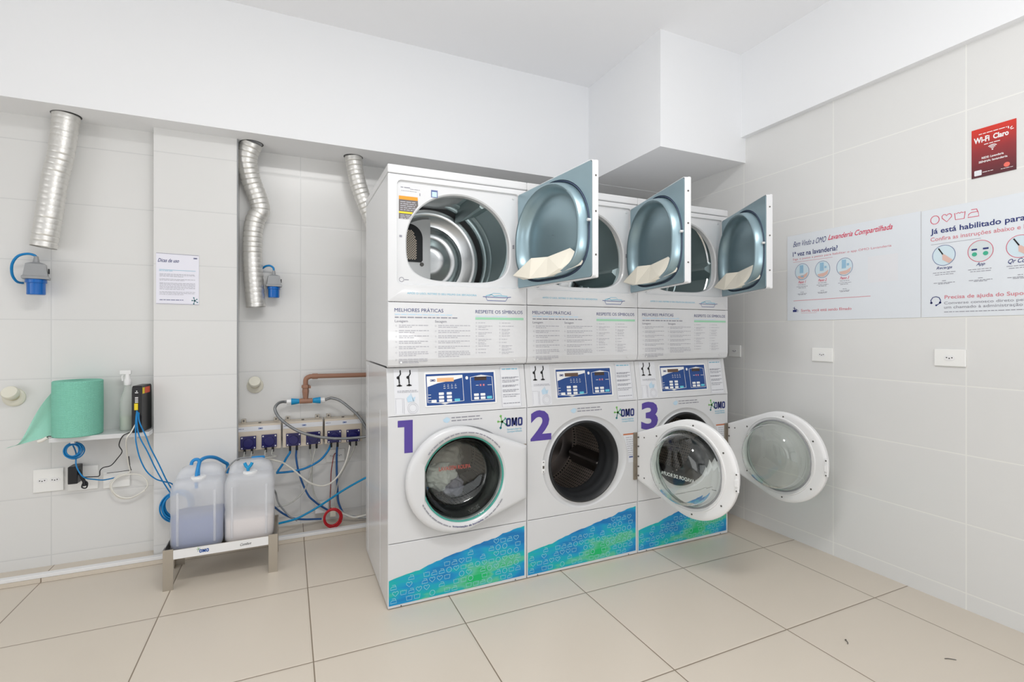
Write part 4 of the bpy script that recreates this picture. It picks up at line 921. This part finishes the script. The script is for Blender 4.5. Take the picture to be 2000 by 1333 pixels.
MB().box(-.045, .035, -.045, 0, -.02, .045, bev=.004).build('box_body', M_plast, t)
MB().box(.04, .075, -.10, -.05, -.035, .015, bev=.004).build('connector_block', M_yel, t)

# ------------------------------------------------------------------ water pipe, fittings and steel hoses
t = empty('water_pipe', (-.300, 1.13, .80), 'brown water pipe bending down from behind the washer', 'pipe')
def rel(pts, o_): return [tuple(Vector(p)-Vector(o_)) for p in pts]
O3 = (-.300, 1.13, .80)
MB().tube(rel([(.10, 1.13, .950), (-.10, 1.13, .951), (-.255, 1.13, .952), (-.28, 1.13, .949), (-.295, 1.13, .940), (-.300, 1.13, .925), (-.300, 1.13, .90)], O3), .0145, n=16).build('pipe_run', M_brown, t)
MB().tube(rel([(-.23, 1.13, .952), (-.262, 1.13, .952)], O3), .0175, n=16, smooth=False).build('pipe_socket', M_brown, t)
MB().lathe([(.0, .10), (.022, .10), (.024, .092), (.024, .082), (.018, .078), (.020, .06), (.016, .03), (.014, .0), (.0, .0)], (0, 0, 0), axis='Z', n=6).build('threaded_union', M_brown, t)
MB().box(.018, .030, -.008, .008, .078, .094, bev=.001).build('union_lug', M_brown, t)
MB().cyl((-.036, 0, 0), .016, .075, 'X', 20, bev=.002).build('tee_fitting', M_brown, t)
def coupling(x0, sgn, label):
    t = empty('hose_coupling', (x0, 1.13, .80), label, 'coupling', 'blue couplings on the tee')
    MB().cyl((0, 0, 0), .015, .045, (sgn, 0, 0), 20, r2=.021, bev=.001).build('blue_nut', M_cyanP, t)
    MB().cyl((sgn*.045, 0, 0), .016, .026, (sgn, 0, 0), 8, bev=.001).build('white_nut', M_plast, t)
coupling(-.337, -1, 'bright blue coupling on the left arm of the brown tee'); coupling(-.259, 1, 'bright blue coupling on the right arm of the brown tee')
o = cord('braided_hose', [(-.410, 1.13, .80), (-.43, 1.12, .803), (-.452, 1.09, .800), (-.468, 1.06, .785), (-.470, 1.05, .764), (-.449, 1.045, .721), (-.399, 1.04, .671), (-.340, 1.035, .630), (-.271, 1.03, .601), (-.191, 1.03, .580), (-.101, 1.03, .567), (-.009, 1.03, .564), (.06, 1.02, .569)], .0085, M_hose, 'braided steel hose sagging left and low across the pumps', 'hose', 'braided water hoses')
o = cord('braided_hose', [(-.186, 1.13, .80), (-.160, 1.12, .810), (-.145, 1.11, .811), (-.100, 1.09, .795), (-.044, 1.07, .748), (.003, 1.06, .701), (.035, 1.05, .654), (.062, 1.05, .60)], .0085, M_hose, 'braided steel hose arching right behind the first washer', 'hose', 'braided water hoses')

# ------------------------------------------------------------------ stand and jerrycans
t = empty('metal_stand', (-.70, .745, 0), 'low stainless steel stand holding two jerrycans', 'stand')
OS = Vector((-.70, .745, 0))
m = MB(); M_ = Matrix.Translation(-OS)
m.box(-.935, -.455, .605, .885, .150, .154, M=M_); m.box(-.938, -.935, .600, .888, .146, .192, M=M_); m.box(-.455, -.452, .600, .888, .146, .192, M=M_); m.box(-.938, -.452, .885, .888, .146, .192, M=M_); m.box(-.938, -.452, .600, .603, .143, .188, M=M_)
m.build('tray', M_steel, t)
for sx in (0, 1):
    for sy in (0, 1):
        xx = (-.940, -.449)[sx]; yy = (.597, .891)[sy]; dx = (1, -1)[sx]; dy = (1, -1)[sy]
        m = MB(); m.box(min(xx, xx+dx*.042), max(xx, xx+dx*.042), min(yy, yy+dy*.0025), max(yy, yy+dy*.0025), 0, .194, M=M_); m.box(min(xx, xx+dx*.0025), max(xx, xx+dx*.0025), min(yy+dy*.0025, yy+dy*.042), max(yy+dy*.0025, yy+dy*.042), 0, .194, M=M_)
        m.build('leg', M_steel, t)
MB().box(-.898, -.492, .5975, .6, .145, .187, M=M_).build('label_strip', M_plast, t)
fj = lambda a, b: Vector((a+.70, .5970-.745, b))
ls = t.children[-1]
MB().omo(-.792, .158, -.752, .174, fj).build('strip_logo', mat('blue_print', (.01, .08, .35), .5), ls)
g1, g2, g3 = MB(), MB(), MB(); splash(g1, g2, g3, -.795, .176, .010, fj); g1.build('logo_leaf', M_lime, ls); g2.build('logo_drop', M_teal, ls); g3.build('logo_ray', M_teal, ls)
MB().text("Comfort", -.618, .160, -.568, .173, fj, .01, .4).build('script_lettering', M_dark, ls)

def jerrycan(cx, label, level, lm, lname):
    t = empty('jerrycan', (cx, .755, .154), label, 'jerrycan', 'jerrycans on the stand')
    def rr(w_, d, z, cy=0, r=.035, n=6): return [(a, cy+b, z) for a, b in rrect(-w_, -d, w_, d, min(r, w_*.9, d*.9), n)]
    ls = [rr(.095, .085, 0), rr(.106, .097, .004), rr(.112, .104, .018), rr(.114, .106, .04), rr(.114, .106, .15), rr(.112, .104, .17), rr(.114, .106, .19), rr(.114, .106, .285), rr(.111, .103, .310), rr(.104, .094, .328), rr(.092, .080, .336), rr(.02, .02, .338, 0, .018)]
    body = MB(); body.loft(ls, cap0=True, cap1=True); bo = body.build('can_body', M_can, t, smooth=45)
    # shoulder hump that carries the grip, behind the mouth
    hp = [(-.106, .30), (-.103, .345), (-.085, .372), (-.05, .388), (.05, .388), (.085, .372), (.103, .345), (.106, .30)]
    m = MB(); m.loft([[(a*k, y, .30+(b-.30)*kk) for a, b in hp] for y, k, kk in ((-.010, .90, .60), (0, .97, .9), (.012, 1, 1), (.075, 1, 1), (.090, .96, .9), (.098, .88, .7))], closed=True, cap0=True, cap1=True); m.build('grip_hump', M_can, t, smooth=60)
    for sx in (-.078, .078):
        m = MB(); m.box(sx-.006, sx+.006, -.109, -.100, .03, .29, bev=.004); m.build('moulded_rib', M_can, t)
    m = MB(); m.cyl((0, -.035, .322), .030, .014, 'Z', 28); m.build('neck', M_can, t)
    m = MB(); m.cyl((0, -.035, .326), .033, .022, 'Z', 36, bev=.003)
    for k in range(24): a = 2*PI*k/24; m.box(.0325*math.cos(a)-.001, .0325*math.cos(a)+.001, -.035+.0325*math.sin(a)-.001, -.035+.0325*math.sin(a)+.001, .328, .346)
    m.build('screw_cap', M_plast, t)
    m = MB(); m.loft([rr(.092, .082, .004), rr(.103, .094, .008), rr(.109, .101, .020), rr(.110, .102, .04), rr(.110, .102, level-.001), rr(.109, .101, level)], cap0=True, cap1=True); m.build(lname, lm, t, smooth=45)
    return t
jerrycan(-.812, 'translucent jerrycan on the left of the stand, a third full of blue detergent', .152, M_liqb, 'blue_liquid')
jerrycan(-.581, 'translucent jerrycan on the right of the stand with milky white liquid', .120, M_liqw, 'white_liquid')
cord('blue_suction_tube', [(-.822, .725, .44), (-.821, .72, .503), (-.817, .735, .54), (-.812, .74, .565), (-.817, .74, .579), (-.832, .74, .580), (-.843, .74, .570), (-.846, .74, .556)], .008, M_tape, 'blue taped tube hooked over the left jerrycan cap', 'tube')
cord('blue_suction_tube', [(-.815, .725, .503), (-.817, .745, .54), (-.810, .77, .567), (-.787, .82, .570), (-.755, .88, .550), (-.721, .94, .508), (-.708, .96, .488), (-.708, .97, .44)], .009, M_tape, 'blue taped tube arching over from left can towards the pillar', 'tube')
m = MB(); m.tube([(-.608, .73, .542), (-.600, .725, .525), (-.592, .72, .516), (-.590, .72, .490)], .008, n=10); m.tube([(-.572, .73, .540), (-.580, .725, .527), (-.590, .72, .517)], .008, n=10)
tag(m.build('tube_joint', M_cyanP, smooth=60), 'bright blue Y-shaped tube joint on the right jerrycan cap', 'tube joint')
m = MB(); m.tube([(-.585, .90, .524), (-.555, .905, .524), (-.525, .92, .519)], .011, n=12)
tag(m.build('tube_clamp', M_tape, smooth=60), 'blue tape wrapped round tubes behind the right jerrycan', 'tape')
cord('grey_tube', [(-.715, .885, .44), (-.711, .90, .464), (-.687, .92, .500), (-.653, .94, .520), (-.60, .93, .525), (-.55, .91, .522)], .004, M_grey, 'thin grey tube curving over the back of the jerrycans', 'tube')

# ------------------------------------------------------------------ boards on the right wall
def board(name, y0, y1, z0, z1, m, label, cat, th=.004):
    t = empty(name, (XR, (y0+y1)/2, z0), label, cat)
    O = Vector((XR, (y0+y1)/2, z0))
    o = MB().prism([(-y0, z0), (-y1, z0), (-y1, z1), (-y0, z1)], lambda u, z: Vector((XR-th, -u, z))-O, lambda u, z: Vector((XR-.0005, -u, z))-O).build('backing_board', m, t)
    if m is M_poster:
        o.location = (0, 0, 0)
    return t, (lambda off=.0: (lambda u, z: Vector((XR-th-.0006-off, -u, z))-O))
t, W = board('information_board', -.190, -.876, 1.297, 1.800, M_sign, 'wide pale information board with small round drawings, nearer the machines', 'sign')
f = W(); f2 = W(.0006); f3 = W(.0012)
m = MB(); m.text("Bem Vindo a OMO", .228, 1.731, .425, 1.763, f, .0, .45); m.text("1ª vez na lavanderia?", .226, 1.674, .488, 1.702, f, .014); m.build('dark_heading', M_navy, t)
m = MB(); m.text("Lavanderia Compartilhada", .435, 1.729, .757, 1.766, f, .012, .45); m.build('script_heading', M_pink, t)
m = MB(); m.text("Siga o passo a passo para habilitar o app OMO Lavanderia", .226, 1.649, .752, 1.664, f, .0); m.line([(.227, 1.641), (.46, 1.640)], .0015, f)
m.text("Sorria, você está sendo filmado", .277, 1.344, .561, 1.362, f, .01); m.rect(.230, 1.412, .655, 1.4145, f); m.line([(.277, 1.339), (.37, 1.339)], .0012, f); m.build('red_text', M_pinkl, t)
m = MB()
for cx, nm in ((.284, 'Passo 1'), (.404, 'Passo 2'), (.525, 'Passo 3')): m.text(nm, cx-.024, 1.513, cx+.024, 1.528, f, .01, .4)
m.build('step_title', M_pink, t)
for k, cx in enumerate((.284, .404, .525)):
    d = MB(); d.disc(cx, 1.580, .042, f, 32, .047); d = d.build('step_drawing', mat('pale_aqua_print', (.60, .72, .78), .5), t)
    q = MB(); q.ring(cx, 1.580, .042, .0018, f2, 32, .047); q.build('drawing_rim', M_navyl, d)
    q = MB(); q.sheet([(cx-.03, 1.555), (cx+.01, 1.56), (cx+.035, 1.575), (cx+.028, 1.550), (cx+.005, 1.538), (cx-.02, 1.541)], f2); q.build('drawn_hand', M_skin, d)
    q = MB(); q.rect(cx-.014, 1.572, cx+.008, 1.618, f3); q.rect(cx-.008, 1.548, cx+.010, 1.556, f3) if k == 0 else q.rect(cx+.012, 1.585, cx+.024, 1.597, f3); q.build('drawn_phone', mat('sky_print', (.30, .50, .66), .5), d)
for k, cx in enumerate((.284, .404, .525)):
    m = MB()
    for j, (wd_, z) in enumerate(((.05, 1.505), (.068, 1.494), (.045, 1.486), (.02, 1.461), (.055, 1.452), (.045, 1.447))): m.words(cx-wd_/2, cx+wd_/2, z, .0045, f, 200+10*k+j)
    m.build('printed_lines', M_grp, t)
m = MB(); m.line([(.228, 1.372), (.248, 1.362), (.258, 1.356), (.255, 1.346)], .003, f); m.rect(.226, 1.347, .250, 1.360, f); m.line([(.236, 1.378), (.236, 1.36)], .003, f); m.build('camera_symbol', M_navy, t)
q = MB(); q.rect(.642, 1.482, .781, 1.616, f); q.build('blank_code_square', M_label, t)

t, W = board('information_board', -.880, -1.62, 1.297, 1.797, M_sign, 'pale information board cut off at the right edge, with laundry symbols', 'sign')
f = W(); f2 = W(.0006); f3 = W(.0012)
m = MB()
for cx, k in ((.933, 'circle'), (.978, 'heart'), (1.026, 'basin'), (1.074, 'iron')):
    for pl, cls in icon(k): m.line([(cx+a*.038, 1.746+b*.042) for a, b in pl], .0028, f, cls)
m.build('laundry_symbols', M_pink, t)
m = MB(); m.text("Já está habilitado para usar", .916, 1.674, 1.315, 1.706, f, .018); m.text("Recarga", .938, 1.512, .998, 1.528, f, .012, .4); m.text("App", 1.083, 1.511, 1.114, 1.529, f, .012, .4); m.text("Qr Code", 1.188, 1.508, 1.262, 1.53, f, .012, .4); m.build('dark_heading', M_navy, t)
m = MB(); m.text("Confira as instruções abaixo e boa lavagem", .916, 1.642, 1.36, 1.666, f, .008); m.text("Precisa de ajuda do Suporte Técnico?", .970, 1.373, 1.37, 1.395, f, .012); m.build('red_text', M_pinkl, t)
m = MB(); m.text("Converse conosco direto pelo app ou abra", .968, 1.350, 1.37, 1.366, f, .006); m.text("um chamado à administração do condomínio", .968, 1.331, 1.38, 1.347, f, .006)
m.line([(.918, 1.633), (1.10, 1.633)], .0015, f); m.build('grey_text', M_grp, t); MB().words(.968, 1.3, 1.319, .005, f, 300).build('grey_note', M_grp, t)
for k, cx in enumerate((.968, 1.098, 1.226)):
    m = MB()
    for j, (wd_, z) in enumerate(((.085, 1.500), (.070, 1.491), (.016, 1.462), (.080, 1.453), (.045, 1.448))): m.words(cx-wd_/2, cx+wd_/2, z, .0045, f, 310+10*k+j)
    m.build('printed_lines', M_grp, t)
for k, cx in enumerate((.967, 1.098, 1.226)):
    d = MB(); d.disc(cx, 1.578, .043, f, 32, .046); d = d.build('step_drawing', mat('pale_aqua_print', (.55, .70, .76), .5) if k != 1 else mat('pale_grey_drawing', (.62, .68, .70), .5), t)
    q = MB(); q.ring(cx, 1.578, .043, .002, f2, 32, .046); q.build('drawing_rim', M_pink if k else M_navyl, d)
    if k == 1:
        q = MB(); q.disc(cx-.020, 1.566, .009, f3, 16); q.disc(cx+.018, 1.566, .009, f3, 16); q.build('green_dot', mat('green_print', (.05, .40, .25), .5), d)
        q = MB(); q.rect(cx-.030, 1.583, cx-.011, 1.590, f3); q.rect(cx+.009, 1.583, cx+.028, 1.590, f3); q.build('drawn_labels', M_navy, d)
    else:
        q = MB(); q.sheet([(cx-.005, 1.585), (cx+.005, 1.580), (cx+.034, 1.553), (cx+.020, 1.540), (cx-.005, 1.558)], f3); q.build('drawn_hand', M_skin, d)
        q = MB(); q.line([(cx-.020, 1.612), (cx-.003, 1.582)], .005, f3); q.build('drawn_card', M_dark, d)
m = MB(); m.line([(.920+.0, 1.360), (.917, 1.375), (.925, 1.388), (.937, 1.391), (.949, 1.386), (.955, 1.373), (.952, 1.360), (.940, 1.352)], .0035, f); m.disc(.919, 1.363, .005, f, 10); m.disc(.953, 1.363, .005, f, 10); m.disc(.938, 1.351, .004, f, 10); m.build('headset_symbol', M_navy, t)

# red Wi-Fi poster: mesh kept in world axes so that its printed gradient follows height
t = empty('poster', (XR, -1.14, 0), 'small red Wi-Fi poster high on the right wall', 'poster')
O = Vector((XR, -1.14, 0))
MB().prism([(1.067, 1.897), (1.213, 1.897), (1.213, 2.107), (1.067, 2.107)], lambda u, z: Vector((XR-.003, -u, z))-O, lambda u, z: Vector((XR-.0005, -u, z))-O).build('poster_sheet', M_poster, t)
f = lambda u, z: Vector((XR-.0036, -u, z))-O; f2 = lambda u, z: Vector((XR-.0042, -u, z))-O
m = MB(); m.text("Wi-Fi", 1.075, 2.045, 1.128, 2.070, f, .035); m.text("Claro", 1.140, 2.047, 1.190, 2.070, f, .035)
for a in (95, 45, 5): m.line([(1.190+.006*math.cos(math.radians(a)), 2.068+.006*math.sin(math.radians(a))), (1.190+.016*math.cos(math.radians(a)), 2.068+.016*math.sin(math.radians(a)))], .0032, f)
for r in (.007, .013, .019): m.line([(1.138+r*math.cos(math.radians(a)), 2.006+r*math.sin(math.radians(a))) for a in range(45, 136, 10)], .0032, f)
m.disc(1.138, 2.005, .003, f, 10); m.text("REDE: Lavanderia", 1.102, 1.973, 1.174, 1.982, f, .02); m.text("SENHA: lavanderia", 1.092, 1.957, 1.186, 1.966, f, .02)
m.words(1.092, 1.185, 2.082, .005, f, 400); m.words(1.11, 1.165, 2.034, .005, f, 401); m.words(1.105, 1.14, 1.916, .004, f, 402); m.words(1.165, 1.203, 1.912, .003, f, 403); m.build('white_lettering', M_whp, t)
MB().prism(rrect(1.077, 1.905, 1.102, 1.928, .003, 3), f2, f).build('blank_code_square', M_label, t)
MB().disc(1.184, 1.926, .010, f, 20).build('round_badge', mat('light_red_print', (.80, .16, .12), .5), t)

# dropped hairs on the floor
tag(MB().tube([(1.600, -.985, .002), (1.607, -.982, .002), (1.613, -.975, .003), (1.617, -.965, .003), (1.624, -.965, .002)], .0016, n=6).build('hair_strand', M_screw, smooth=60), 'small curled dark strand on the floor tiles, nearer the washers', 'hair', 'loose strands on the floor')
tag(MB().tube([(1.842, -1.190, .002), (1.856, -1.197, .002), (1.872, -1.212, .002)], .0013, n=6).build('hair_strand', M_screw, smooth=60), 'faint dark strand on the floor tiles, nearer the right wall', 'hair', 'loose strands on the floor')
